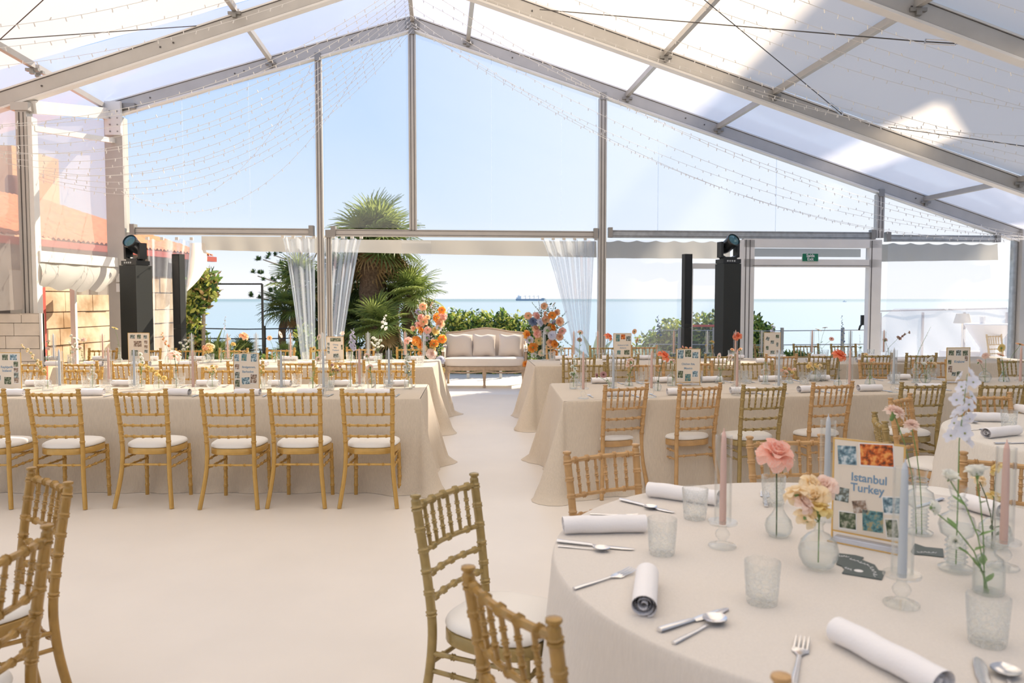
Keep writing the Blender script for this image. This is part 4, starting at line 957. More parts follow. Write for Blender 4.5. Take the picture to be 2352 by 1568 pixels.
# ------------------------------------------------------------------ near round table
for px, py in [(1596, 1191), (1520, 1272), (1750, 1385), (1776, 1158), (2267, 1478)]: tumbler('N', px, py)
candle('N', 1663, 986, 'pink'); candle('N', 1903, 953, 'blue'); candle('N', 2079, 1057, 'blue'); candle('N', 2313, 1012, 'pink')
b = bud_vase('N', 1788, 1232, 'bulb', 1.03)
cut_flower('N', b, 1783, 1040, 'rose', 'pink', .064, (.55, -.15), True, 0, label='large coral pink rose in a long-necked vase on the near round table')
b = bud_vase('N', 1879, 1306, 'sphere', 1.03)
bunch('N', b, 1862, 1140, 'rose', ['cream', 'blush', 'cream', 'yellow'], .038, 7, (42, 50), hi=True, label='bunch of small cream and blush roses in the round vase beside the near table sign')
b = bud_vase('N', 2112, 1226, 'bubble', 1.0)
cut_flower('N', b, 2055, 947, 'carnation', 'blush', .038, (.35, -.3), True, 0, label='larger blush carnation, the upper of two above the Istanbul sign')
cut_flower('N', b, 2094, 976, 'carnation', 'blush', .028, (.3, .1), True, 0, label='smaller blush carnation, the lower of two above the Istanbul sign')
b = bud_vase('N', 2195, 1310, 'bubble', 1.12)
spike('N', b, 2203, 1015, 2222, 858, 'pale_blue', .028, 16, label='tall pale lilac-blue delphinium at the right side of the near round table', taper=.8)
b = bud_vase('N', 2270, 1362, 'bottle', 1.25)
for x_, y_, r_, l_ in [(2243, 1085, .030, 'white bell blossom on the tallest green stem of the near right bottle vase'), (2182, 1095, .024, 'white bell blossom leaning left beside the delphinium stem'), (2143, 1165, .020, 'half-closed pale green blossom reaching left over the near table'), (2195, 1243, .018, 'drooping green bud in front of the ribbed vase')]:
    cut_flower('N', b, x_, y_, 'lisi', 'white', r_ * 1.25, (.3 if y_ < 1150 else 1.4, -.3 if x_ > 2150 else -1.4), True, 3, label=l_)
b = bud_vase('N', 2283, 1258, 'sphere', .9)
for x_, y_, c_, l_ in [(2250, 1100, 'cream', 'peach cream rose, left of three beside the right pink candle'), (2288, 1075, 'yellow', 'pale yellow rose, highest of three beside the right pink candle'), (2283, 1137, 'yellow', 'apricot rose, lowest of three beside the right pink candle')]:
    cut_flower('N', b, x_, y_, 'rose', c_, .024, None, True, 1, label=l_)
# rolled napkins: by the two end points
def napkin(p, q, where='N', label=None, off=0):
    a = G(*p, TZ + .02); c = G(*q, TZ + .02); m_ = (a + c) / 2; d = c - a
    o = put('rolled_napkin', NAP, None, (m_.x, m_.y, TZ + .001), (0, 0, math.atan2(d.y, d.x)), (min(1.35, max(.8, d.length / .205)), 1, 1)); 
    if label: tag(o, label, 'napkin', 'rolled white napkins')
    else: reg(o, 'rolled white napkin', WH[where], (p[0] + q[0]) / 2, 'napkin', 'rolled white napkins')
napkin((1485, 1128), (1655, 1150), label='rolled white napkin behind the tumblers at the back left of the near round table')
napkin((1293, 1212), (1482, 1208), label='rolled white napkin lying along the left edge of the near round table')
napkin((1478, 1400), (1485, 1325), label='rolled white napkin with its spiral end towards us on the near round table')
napkin((1915, 1450), (2180, 1590), label='big rolled white napkin cut by the bottom edge on the near round table')
napkin((2212, 1155), (2300, 1180), label='white napkin behind the ribbed vases on the near round table')
def cut(kind, p, q, label=None, where='N'):
    a = G(*p, TZ); c = G(*q, TZ); d = c - a; o = put(kind, CUTL[kind], None, (a.x, a.y, TZ + .0005), (0, 0, math.atan2(d.y, d.x)), (max(.7, min(1.25, d.length / .2)),) * 3)
    if label: tag(o, label, kind, 'steel cutlery on the near round table')
    else: reg(o, 'steel ' + kind, WH[where], p[0], kind, 'steel cutlery')
cut('knife', (1425, 1150), (1540, 1178), 'steel knife at the back left of the near round table, behind a napkin'); cut('spoon', (1440, 1150), (1512, 1175), 'steel spoon at the back left of the near round table, beside the knife')
cut('knife', (1280, 1246), (1446, 1264), 'steel knife at the left edge of the near round table'); cut('spoon', (1282, 1256), (1412, 1268), 'steel spoon crossing the knife at the left edge of the near round table')
cut('fork', (1355, 1182), (1470, 1186), 'steel fork half hidden behind the napkin along the left edge')
cut('fork', (1318, 1355), (1464, 1310), 'steel fork left of the spiral-ended napkin'); cut('knife', (1514, 1452), (1668, 1404), 'steel knife at the front of the near round table'); cut('spoon', (1547, 1480), (1668, 1418), 'steel spoon in front of the front knife on the near round table')
cut('fork', (1822, 1575), (1846, 1462), 'steel fork with its tines up at the bottom edge'); cut('knife', (2275, 1640), (2252, 1520), 'steel knife handle at the bottom right corner'); cut('spoon', (2345, 1640), (2300, 1528), 'steel spoon bowl at the bottom right corner')
cut('knife', (2165, 1148), (2105, 1165), 'steel knife behind the sign on the near round table'); cut('fork', (1760, 1165), (1756, 1128), 'steel fork behind the back tumbler on the near round table')
# sign on the near table
a_ = G(1911, 1236, TZ); c_ = G(2072, 1268, TZ); md = (a_ + c_) / 2; d_ = c_ - a_
sign('N', 0, 0, math.atan2(d_.y, d_.x), d_.length, .315, [('Istanbul', .02, .61), ('Turkey', .0, .50)],
     [(-.30, .83, .27, .20, -4, 1), (.12, .87, .46, .22, -4, 2), (-.36, .40, .20, .15, 2, 0), (.35, .37, .24, .16, -6, 1), (-.10, .30, .20, .13, -12, 4), (-.27, .13, .24, .17, -2, 3), (.09, .17, .29, .22, -2, 5), (.36, .13, .16, .18, -8, 3)],
     'gold-edged sign reading Istanbul Turkey on the near round table', .0385, pos=Vector((md.x, md.y, TZ)))
# slate menu cards
def slate(poly, label, word, at, rz, tilt=0):
    P_ = [G(x, y, TZ) for x, y in poly]; c = sum(P_, Vector()) / len(P_); rt = empty('slate_card', c); tag(rt, label, 'card', 'dark slate cards')
    m = MB(); n = len(P_); lo = [p - c + Vector((0, 0, .001)) for p in P_]; hi = [p - c + Vector((0, 0, .004)) for p in P_]
    m.add(lo + hi, [tuple(range(n - 1, -1, -1)), tuple(range(n, 2 * n))] + [(i, (i + 1) % n, n + (i + 1) % n, n + i) for i in range(n)]); put('plate', m.mesh('plate', 'slate', False), rt)
    r_ = random.Random(len(poly)); s = MB()
    for (ax, ay, bx, by, k) in word:
        A_ = G(ax, ay, TZ) - c; B_ = G(bx, by, TZ) - c; pts = []
        for i in range(k * 4 + 1): t = i / (k * 4); q = A_.lerp(B_, t); q += Vector((-(B_ - A_).y, (B_ - A_).x, 0)).normalized() * .006 * math.sin(i * 1.57 + math.sin(i)) + (B_ - A_).normalized() * .003 * math.cos(i * 1.57); q.z = .0046; pts.append(q)
        s.sweep(pts, .0009, 4)
    put('handwriting', s.mesh('hw', 'ink_white'), rt); return rt
o = slate([(1921, 1297), (1923, 1272), (1965, 1277), (1984, 1282), (1978, 1287), (2009, 1299), (2018, 1312), (2034, 1314), (2025, 1333), (1934, 1318), (1940, 1309), (1934, 1302)], 'dark slate card with white handwriting in front of the Istanbul sign', [(1927, 1279, 1948, 1281, 4), (1952, 1285, 1998, 1302, 6), (2002, 1304, 2012, 1327, 4), (1942, 1306, 1956, 1312, 3)], 0, 0)
q = G(1972, 1314, TZ) - o.location; put('oval_mark', MB().lathe([(0, .0049), (.013, .0049), (.0, .0045)], 16).mesh('ov', 'ink_white'), o, (q.x, q.y, 0), (0, 0, .1), (1, 1.0, 1))
slate([(2092, 1268), (2101, 1250), (2125, 1258), (2166, 1262), (2168, 1281), (2125, 1276), (2098, 1274)], 'small dark slate card right of the near blue candle', [(2105, 1270, 2150, 1272, 5)], 0, 0)
# ------------------------------------------------------------------ right-edge round table
tumbler('M', 2317, 983)
napkin((2222, 960), (2310, 962), 'M', 'rolled white napkin at the back of the right-edge round table'); napkin((2254, 1000), (2345, 990), 'M', 'rolled white napkin with its folded end towards us on the right-edge round table'); napkin((2336, 940), (2390, 950), 'M', 'rolled white napkin cut by the right edge on the right-edge round table')
for k_, p_, q_, l_ in [('spoon', (2190, 966), (2252, 974), 'steel spoon at the left of the right-edge round table'), ('fork', (2208, 990), (2275, 985), 'steel fork on the right-edge round table'), ('knife', (2284, 1020), (2360, 1018), 'steel knife at the front of the right-edge round table')]:
    cut(k_, p_, q_, l_)
# ------------------------------------------------------------------ long tables: candles
for t_, l_ in dict(L1=[(135, 801, 'blue'), (248, 797, 'pink'), (307, 801, 'blue'), (442, 803, 'pink'), (645, 804, 'blue'), (742, 803, 'blue'), (825, 799, 'pink'), (893, 799, 'blue')],
                   L2=[(122, 765, 'white'), (235, 765, 'pink'), (440, 764, 'blue'), (522, 765, 'pink'), (588, 763, 'blue'), (667, 763, 'pink'), (740, 762, 'blue'), (845, 761, 'blue'), (930, 760, 'pink'), (973, 761, 'blue')],
                   R1=[(1340, 806, 'pink'), (1409, 808, 'blue'), (1497, 805, 'pink'), (1694, 803, 'pink'), (1790, 803, 'blue'), (1953, 803, 'pink'), (2054, 801, 'blue'), (2346, 800, 'pink')],
                   R2=[(1249, 759, 'blue'), (1318, 758, 'pink'), (1373, 757, 'pink'), (1548, 757, 'pink'), (1625, 757, 'blue'), (1690, 756, 'pink'), (1750, 757, 'blue'), (1866, 754, 'pink'), (1954, 755, 'blue'), (2031, 753, 'pink')]).items():
    for px, yt, c in l_: candle(t_, px, yt, c)
for t_, l_ in dict(L1=[(59, 886), (92, 892), (200, 890), (242, 902), (308, 892), (414, 884), (612, 893), (682, 887), (757, 896), (828, 886), (892, 893)],
                   L2=[(165, 835), (344, 832), (484, 833), (578, 829), (703, 828), (803, 828), (870, 832), (965, 838)],
                   R1=[(1330, 885), (1470, 880), (1603, 878), (1706, 872), (1716, 880), (1847, 882), (1886, 868), (2055, 882), (2140, 870)],
                   R2=[(1268, 822), (1440, 824), (1530, 822), (1680, 820), (1790, 820), (1895, 818), (2000, 817)]).items():
    for px, y_ in l_: tumbler(t_, px, y_)
B = bud_vase; C_ = cut_flower
b = B('L1', 110, 897, 'flask', 1.1); spike('L1', b, 96, 850, 48, 792, 'cream', .020, 12, 'carnation', 'long arching cream and peach stock stem at the far left of the front left table', droop=.03)
b = B('L1', 213, 894, 'bubble', .95); spike('L1', b, 213, 838, 214, 836, 'cream', .012, 2, 'bud')
b = B('L1', 365, 896, 'sphere', .85); spike('L1', b, 372, 868, 322, 836, 'yellow', .024, 11, 'rose', 'arching pale yellow stock stem on the front left table', droop=.02)
b = B('L1', 403, 890, 'bottle'); C_('L1', b, 401, 815, 'rose', 'blush', .066, (.5, .1), label='large pale peach rose on the front left table')
b = B('L1', 488, 893, 'sphere', .9); bunch('L1', b, 486, 846, 'carnation', ['yellow', 'cream'], .022, 6, (14, 8))
b = B('L1', 600, 893, 'bottle', 1.1); bunch('L1', b, 602, 838, 'carnation', ['cream'], .012, 4, (5, 18), look='thin trailing')
b = B('L1', 717, 893, 'bulb', .8); C_('L1', b, 720, 802, 'gerbera', 'yellow', .032, (1.2, .2)); C_('L1', b, 731, 824, 'gerbera', 'blush', .030, (1.1, .5)); C_('L1', b, 732, 774, 'gerbera', 'blush', .032, (1.3, .3))
b = B('L1', 757, 890, 'flask', .9); bunch('L1', b, 770, 846, 'carnation', ['yellow', 'dusty'], .020, 9, (16, 10), look='dense dried')
b = B('L1', 805, 893, 'rings', .95); spike('L1', b, 808, 802, 810, 756, 'lilac', .030, 14, label='lilac delphinium spike on the front left table')
b = B('L1', 854, 895, 'bottle', 1.2); C_('L1', b, 850, 842, 'carnation', 'blush', .032); C_('L1', b, 843, 816, 'carnation', 'blush', .028)
b = B('L1', 938, 893, 'bottle', 1.2); spike('L1', b, 936, 860, 934, 816, 'white', .030, 12, 'lisi', leafy=True, label='white and green blossom stem at the right end of the front left table')
b = B('L1', 325, 893, 'bottle'); bunch('L1', b, 322, 822, 'carnation', ['white'], .022, 4, (10, 12))
# rear left
b = B('L2', 108, 838, 'bottle', 1.2); C_('L2', b, 110, 784, 'carnation', 'blush', .032); C_('L2', b, 110, 800, 'carnation', 'blush', .03)
b = B('L2', 162, 838, 'bottle', 1.1); bunch('L2', b, 170, 790, 'lisi', ['white'], .028, 8, (14, 22))
b = B('L2', 190, 836, 'flask', 1.1); C_('L2', b, 192, 780, 'carnation', 'blush', .036); C_('L2', b, 184, 798, 'carnation', 'blush', .036)
b = B('L2', 275, 832, 'rings', 1.1); C_('L2', b, 264, 753, 'gerbera', 'yellow', .045, (.2, -.4), label='yellow daisy bending left in front of the corner column')
b = B('L2', 386, 836, 'bottle', 1.2); spike('L2', b, 383, 795, 371, 765, 'peach', .026, 9, 'lisi', label='peach gladiolus stem in front of the stone wall')
b = B('L2', 418, 836, 'flask', 1.2); bunch('L2', b, 425, 790, 'lisi', ['white'], .030, 7, (14, 14))
b = B('L2', 474, 834, 'sphere', 1.0); bunch('L2', b, 478, 798, 'rose', ['yellow', 'peach', 'cream'], .038, 7, (13, 9))
b = B('L2', 508, 832, 'rings', 1.0); C_('L2', b, 536, 790, 'carnation', 'yellow', .036); C_('L2', b, 526, 778, 'carnation', 'cream', .025); spike('L2', b, 516, 760, 517, 728, 'lilac', .018, 9, label='faint lilac spike rising in front of the sea')
b = B('L2', 560, 832, 'bottle', 1.2); C_('L2', b, 561, 771, 'rose', 'peach', .062, (.6, 0), label='large peach rose in front of the palms')
b = B('L2', 633, 832, 'bulb', .9); C_('L2', b, 619, 776, 'gerbera', 'peach', .036, (1.3, 0)); C_('L2', b, 645, 768, 'gerbera', 'blush', .050, (1.2, .2))
b = B('L2', 776, 832, 'bottle', 1.0); C_('L2', b, 787, 767, 'poppy', 'blush', .045, (.9, .3))
b = B('L2', 808, 832, 'bottle', 1.1); spike('L2', b, 806, 800, 810, 762, 'lilac', .034, 12, label='lilac delphinium spike right of the Chiang Mai sign')
b = B('L2', 868, 832, 'sphere', 1.0); bunch('L2', b, 864, 790, 'lisi', ['white'], .032, 9, (15, 16)); spike('L2', b, 882, 755, 884, 725, 'white', .035, 9, label='pale white spike in front of the fan palm')
b = B('L2', 937, 832, 'bottle', 1.1); C_('L2', b, 936, 781, 'rose', 'pink', .060, (.7, 0)); C_('L2', b, 957, 783, 'rose', 'orange', .048, (.8, .2)); C_('L2', b, 947, 797, 'gerbera', 'peach', .032, (1.2, .2))
# front right
b = B('R1', 1317, 893, 'bottle', 1.15); spike('R1', b, 1318, 866, 1320, 818, 'white', .030, 9, 'lisi', leafy=True, label='white bell-blossom stem at the left end of the front right table')
b = B('R1', 1400, 888, 'flask', .6); C_('R1', b, 1386, 860, 'gerbera', 'mauve', .034, (1.0, .8)); C_('R1', b, 1371, 862, 'gerbera', 'mauve', .026, (1.1, 1.2))
b = B('R1', 1444, 886, 'flask', 1.0); C_('R1', b, 1448, 828, 'carnation', 'blush', .040); C_('R1', b, 1452, 841, 'carnation', 'blush', .026); C_('R1', b, 1441, 839, 'carnation', 'blush', .022)
b = B('R1', 1510, 897, 'bulb', .85); C_('R1', b, 1526, 816, 'rose', 'coral', .060, (.6, .3), label='coral rose left of the Chichen Itza sign')
b = B('R1', 1542, 886, 'bottle', 1.25); C_('R1', b, 1545, 829, 'carnation', 'blush', .032)
b = B('R1', 1577, 866, 'bottle', 1.2); bunch('R1', b, 1575, 803, 'lisi', ['peach', 'pink'], .022, 8, (16, 7))
b = B('R1', 1653, 880, 'flask', 1.1); C_('R1', b, 1651, 818, 'gerbera', 'blush', .038, (1.4, 0)); C_('R1', b, 1677, 820, 'gerbera', 'blush', .034, (1.3, .5))
b = B('R1', 1758, 882, 'bubble', .95); spike('R1', b, 1757, 835, 1758, 815, 'dusty', .010, 4, 'bud')
b = B('R1', 1812, 880, 'flask', 1.0); bunch('R1', b, 1811, 852, 'lisi', ['peach', 'blush', 'peach', 'yellow'], .028, 8, (20, 7))
b = B('R1', 1872, 876, 'sphere', 1.0); bunch('R1', b, 1871, 841, 'rose', ['yellow', 'cream'], .024, 8, (19, 7))
b = B('R1', 1924, 888, 'bulb', .85); C_('R1', b, 1929, 814, 'rose', 'coral', .066, (.6, -.1), label='coral rose at the middle of the front right table')
b = B('R1', 1998, 884, 'flask', 1.2); C_('R1', b, 1989, 814, 'carnation', 'cream', .024); C_('R1', b, 2004, 827, 'carnation', 'peach', .028)
b = B('R1', 2103, 880, 'bubble', .95); spike('R1', b, 2110, 806, 2138, 750, 'white', .010, 9, 'bud', label='thin arching green twig in the bubble vase on the front right table')
b = B('R1', 2126, 880, 'sphere', .9); C_('R1', b, 2138, 825, 'lisi', 'white', .040); C_('R1', b, 2122, 836, 'lisi', 'white', .034); C_('R1', b, 2146, 836, 'lisi', 'cream', .030)
b = B('R1', 2262, 878, 'sphere', 1.0); C_('R1', b, 2264, 817, 'carnation', 'blush', .040); C_('R1', b, 2250, 830, 'carnation', 'blush', .034)
b = B('R1', 2306, 876, 'flask', 1.2); C_('R1', b, 2300, 799, 'gerbera', 'yellow', .046, (1.4, .1)); C_('R1', b, 2299, 815, 'gerbera', 'pink', .036, (.4, 0)); C_('R1', b, 2343, 790, 'gerbera', 'peach', .044, (.3, .2))
# rear right
b = B('R2', 1289, 826, 'bottle', 1.1); spike('R2', b, 1290, 806, 1292, 794, 'white', .028, 6, 'lisi')
b = B('R2', 1331, 824, 'bottle', 1.1); C_('R2', b, 1333, 763, 'carnation', 'blush', .044); C_('R2', b, 1331, 780, 'carnation', 'dusty', .038)
b = B('R2', 1390, 824, 'bottle', 1.1); C_('R2', b, 1398, 772, 'rose', 'coral', .060, (.7, 0))
b = B('R2', 1462, 824, 'bottle', 1.1); C_('R2', b, 1457, 761, 'gerbera', 'peach', .040, (1.3, 0)); C_('R2', b, 1463, 781, 'gerbera', 'peach', .042, (1.3, 0))
b = B('R2', 1512, 824, 'rings', 1.2); spike('R2', b, 1514, 770, 1511, 725, 'blue', .024, 14, label='dark blue delphinium spike left of the thin black column')
b = B('R2', 1636, 822, 'bottle', 1.0); C_('R2', b, 1636, 785, 'carnation', 'yellow', .036); C_('R2', b, 1622, 793, 'carnation', 'yellow', .02)
b = B('R2', 1700, 822, 'bottle', 1.1); C_('R2', b, 1693, 771, 'rose', 'coral', .064, (.7, 0))
b = B('R2', 1775, 820, 'bottle', 1.1); spike('R2', b, 1770, 785, 1776, 748, 'lilac', .034, 10, label='grey-lilac blossom sprig in front of the small sign')
b = B('R2', 1690, 828, 'flask', .9); C_('R2', b, 1700, 802, 'carnation', 'peach', .03); C_('R2', b, 1682, 803, 'carnation', 'peach', .03)
b = B('R2', 1880, 820, 'bottle', 1.1); C_('R2', b, 1880, 757, 'gerbera', 'peach', .050, (.3, -.2)); C_('R2', b, 1895, 752, 'gerbera', 'dusty', .040, (.1, .1)); C_('R2', b, 1910, 778, 'gerbera', 'pink', .036, (.2, .9))
b = B('R2', 1936, 820, 'rings', 1.0); spike('R2', b, 1936, 785, 1934, 726, 'blue', .022, 16, label='dark grey-blue delphinium spike in front of the glazed door')
b = B('R2', 1975, 820, 'bottle', 1.1); spike('R2', b, 1975, 800, 1975, 770, 'cream', .02, 5, 'bud', leafy=True)
b = B('R2', 2040, 820, 'bottle', 1.1); C_('R2', b, 2033, 780, 'carnation', 'blush', .036); spike('R2', b, 2062, 778, 2090, 762, 'dusty', .032, 7, 'lisi', label='dusty pink orchid stem leaning right in front of the windbreak')
# signs on long tables
P5 = [(-.30, .86, .22, .15, 2, 1), (.02, .87, .22, .15, 0, 3), (.32, .85, .22, .14, -3, 5)]
sign('L1', 18, 900, 0, .245, .315, [('Reykjavik', .0, .60), ('Iceland', .0, .50)], [(-.05, .87, .20, .15, 0, 3), (.25, .87, .24, .15, 3, 1), (.33, .68, .16, .14, 0, 3), (.33, .52, .16, .12, 0, 4), (.33, .37, .16, .13, 0, 0), (.33, .22, .16, .13, 0, 4), (.02, .22, .24, .2, 2, 3), (-.3, .3, .14, .14, 0, 0)], 'gold-edged sign reading Reykjavik Iceland at the left edge of the photo', .030)
sign('L1', 567, 900, 0, .222, .31, [('Bridgetown,', .10, .61), ('Barbados', .06, .48)], [(-.37, .87, .18, .19, 0, 1), (-.08, .88, .20, .19, 3, 5), (.30, .87, .22, .22, 0, 1), (-.36, .62, .17, .15, 0, 4), (-.36, .38, .18, .18, 0, 0), (-.36, .15, .18, .20, 0, 3), (-.03, .22, .31, .19, -4, 1), (.28, .28, .24, .25, 3, 4)], 'gold-edged sign reading Bridgetown, Barbados on the front left table', .028)
sign('L2', 320, 836, 0, .265, .36, [], [(-.28, .87, .22, .13, 4, 0), (.02, .87, .18, .14, 0, 3), (.32, .86, .16, .12, 0, 0), (.34, .68, .15, .12, 0, 4), (.34, .52, .15, .11, 0, 4), (.34, .36, .15, .11, 0, 0), (-.05, .62, .36, .2, 0, 4), (-.2, .3, .3, .2, 2, 3)], 'faded framed photo sign in front of the left black column', .028)
sign('L2', 770, 832, 0, .22, .30, [('Chiang', .03, .66), ('Mai,', .03, .54), ('Thailand', .03, .42)], [(.04, .87, .62, .15, 0, 3), (-.38, .68, .13, .13, 0, 0), (-.38, .51, .13, .13, 0, 0), (-.38, .34, .13, .13, 0, 0), (.40, .55, .10, .2, 0, 3), (.05, .19, .30, .16, 0, 0)], 'framed sign reading Chiang Mai, Thailand on the rear left table', .026)
sign('R1', 1580, 885, math.radians(6), .232, .315, [('Chichen Itza,', .0, .55), ('Mexico', .0, .42)], [(-.32, .84, .23, .25, 2, 1), (-.01, .86, .25, .21, 0, 3), (.29, .81, .24, .18, 0, 1), (-.32, .24, .21, .21, 3, 3), (-.01, .14, .23, .21, 0, 5), (.29, .25, .21, .17, 0, 1)], 'gold-edged sign reading Chichen Itza, Mexico on the front right table', .029)
sign('R1', 2199, 880, math.radians(8), .245, .315, [('Krakow', .05, .57)], [(-.31, .84, .22, .15, 3, 3), (.0, .84, .21, .16, 0, 0), (.29, .83, .21, .15, -4, 3), (.34, .66, .13, .15, 0, 4), (-.37, .56, .14, .13, 0, 3), (-.34, .34, .17, .2, 0, 4), (-.18, .19, .17, .12, 4, 0), (.04, .19, .19, .16, 0, 3)], 'gold-edged sign reading Krakow on the front right table', .036)
sign('R2', 1429, 828, math.radians(6), .235, .33, [('Andorra la Vella', .04, .53), ('Andorra', .04, .42)], [(-.26, .82, .22, .28, 0, 5), (.04, .86, .24, .2, 0, 2), (.34, .79, .24, .19, 0, 0), (-.2, .24, .2, .16, 0, 5), (.26, .24, .3, .18, 0, 3)], 'framed sign reading Andorra la Vella Andorra on the rear right table', .026)
sign('R2', 1773, 824, math.radians(6), .235, .33, [], [(-.28, .74, .2, .14, 20, 0), (.30, .83, .2, .14, 0, 3), (.30, .5, .12, .16, 8, 0), (-.3, .36, .16, .16, 0, 3), (.02, .18, .24, .14, 0, 0), (.32, .2, .12, .12, 0, 4), (0, .6, .2, .14, 0, 0)], 'framed photo sign behind the grey-lilac sprig on the rear right table', .026)
# place settings on long tables: a rolled napkin, fork and knife in front of every chair
def setting(t, xs, y0, sx=0.0, side=1, nap=True, rz=0, forks=True, jit=.04):
    for i, x in enumerate(xs):
        y = y0 + (x - xs[0]) * sx; a = rz + rnd.uniform(-.15, .15) + (PI if side < 0 else 0); px = 1176 + x / y * F
        if nap:
            o = put('rolled_napkin', NAP, None, (x + .03, y + rnd.uniform(-.01, .01), TZ + .001), (0, 0, a)); reg(o, 'rolled white napkin', ('at near side ' if side > 0 else 'at far side ') + WH[t][3:].replace('the', 'of the', 1), px, 'napkin', 'rolled white napkins')
        if forks:
            for k, dx in (('fork', -.19), ('knife', .19)):
                o = put(k, CUTL[k], None, (x + dx * side, y - .10 * side, TZ + .0005), (0, 0, PI / 2 * side + rz + rnd.uniform(-.08, .08) - .5 * (k == 'fork') * 0)); reg(o, 'steel ' + k, ('at near side ' if side > 0 else 'at far side ') + WH[t][3:].replace('the', 'of the', 1), px + dx, k, 'steel cutlery')
def xs_(pxs, Y): return [(p - 1176) / F * Y for p in pxs]
setting('L1', xs_([20, 200, 400, 560, 705, 860], 6.6), 6.57)
setting('L1', xs_([80, 275, 470, 635, 775, 905], 7.3), 7.27, side=-1)
setting('L2', xs_([120, 210, 320, 430, 590, 700, 810, 920], 9.5), 9.47, forks=False)
setting('L2', xs_([110, 230, 340, 450, 550, 660, 760, 850, 950], 10.35), 10.3, side=-1, forks=False)
setting('R1', xs_([1412, 1558, 1712, 1880, 2035, 2190], 6.55), 6.52, sx=.165, rz=.16)
setting('R1', xs_([1375, 1510, 1630, 1770, 1890, 2090, 2240], 7.6), 7.50, sx=.115, side=-1, rz=.12)
setting('R2', xs_([1300, 1410, 1525, 1650, 1760, 1880, 2000, 2100], 9.8), 9.72, sx=.08, forks=False)
setting('R2', xs_([1290, 1400, 1480, 1590, 1700, 1800, 1900, 2020], 10.3), 10.38, sx=.08, side=-1, forks=False)
# ------------------------------------------------------------------ sofa on the terrace
sf = empty('sofa', D(1114, 850, 14.25)); sf.location.z = .0; tag(sf, 'cream upholstered three-seat sofa with carved wooden frame on the terrace', 'sofa')
def back_top(x):
    a = abs(x) / .74; return .975 + .055 * math.cos(min(1, a * 1.25) * PI) * .5 + .02 * (a < .8) * (1 - a / .8) - .02 * max(0, a - .8) * 4
m = MB(); xs = [-.74 + 1.48 * i / 40 for i in range(41)]
def bk(s, t): x = -.74 + 1.48 * s; return (x, .30 + .12 * t - .035 * math.sin(PI * min(1, max(0, t))) , lerp(.38, back_top(x), t))
m.grid(bk, 40, 10); m.grid(lambda s, t: (bk(1 - s, t)[0], bk(1 - s, t)[1] + .09, bk(1 - s, t)[2]), 40, 10); put('backrest', m.mesh('backrest', 'sofa_linen'), sf)
m = MB(); m.sweep([(x, .44, back_top(x)) for x in xs], [.026] * 41, 8, flat=.9); m.sweep([(-.74, .44, back_top(-.74)), (-.76, .42, .75), (-.76, .36, .45)], .022, 8); m.sweep([(.74, .44, back_top(.74)), (.76, .42, .75), (.76, .36, .45)], .022, 8)
put('carved_rail', m.mesh('rail', 'sofa_wood'), sf)
def rbox(m, c, sz, r=.04, n=5):
    """soft box"""
    def fn(u, v):
        th = (u - .5) * 2 * PI; ph = (v - .5) * PI; e = .32
        cx_, sx_ = math.cos(th), math.sin(th); cp, sp2 = math.cos(ph), math.sin(ph)
        f = lambda w_: math.copysign(abs(w_) ** e, w_)
        return (c[0] + sz[0] / 2 * f(cx_) * f(cp), c[1] + sz[1] / 2 * f(sx_) * f(cp), c[2] + sz[2] / 2 * f(sp2))
    m.grid(fn, 40, 20)
m = MB(); rbox(m, (0, -.02, .445), (1.50, .66, .17)); put('seat_cushion', m.mesh('seat', 'cushion_linen'), sf)
m = MB(); m.bar((-.75, -.33, .335), (.75, -.33, .335), .05, .07); m.bar((-.75, .33, .335), (.75, .33, .335), .05, .07)
for x in (-.74, .74): m.bar((x, -.33, .335), (x, .33, .335), .05, .07)
m.sweep([(x, -.355, .29 - .022 * abs(math.sin((x + .74) / .74 * PI))) for x in xs], .016, 6); put('seat_rail', m.mesh('rail', 'sofa_wood'), sf)
for x in (-.74, .74):
    m = MB(); m.grid(lambda s, t: (x + .035 * (1 if t > .5 else -1) * (1 - abs(s - .5) * .3), lerp(-.30, .34, s), lerp(.40, .64 + .12 * s, 1 - abs(t * 2 - 1) ** 3)), 14, 10); put('arm_panel', m.mesh('arm', 'sofa_linen'), sf)
    m = MB(); m.sweep([(x, .36, .78), (x, .15, .70), (x, -.12, .665), (x, -.27, .62), (x, -.30, .50), (x, -.32, .38)], [.022, .024, .026, .028, .024, .022], 8); put('armrest', m.mesh('armrest', 'sofa_wood'), sf)
for x, y in ((-.70, -.32), (0, -.34), (.70, -.32), (-.70, .33), (.70, .33)):
    m = MB(); m.sweep([(x, y, .33), (x, y - .02, .24), (x, y, .14), (x, y + .012, .06), (x, y, .0)], [.034, .036, .024, .020, .028], 8); put('leg', m.mesh('leg', 'sofa_wood'), sf)
def pillow(x, rz, rx, sz, lab):
    def fn(sgn):
        def f(s, t):
            a, b = s * 2 - 1, t * 2 - 1; th = (1 - a ** 4) * (1 - b ** 4); pin = 1 - .06 * (1 - abs(a)) * abs(b) - .06 * (1 - abs(b)) * abs(a)
            return (a * .20 * pin, sgn * .075 * th ** .6, b * .20 * pin + .01 * math.sin(a * 5))
        return f
    m = MB(); m.grid(fn(-1), 18, 18); m.grid(lambda s, t: fn(1)(1 - s, t), 18, 18)
    p = sf.location + Vector((x, .15, .725)); o = put('throw_cushion', m.mesh('cushion', 'cushion_linen'), None, p, (rx, 0, rz), sz); tag(o, lab, 'cushion', 'cushions on the terrace sofa')
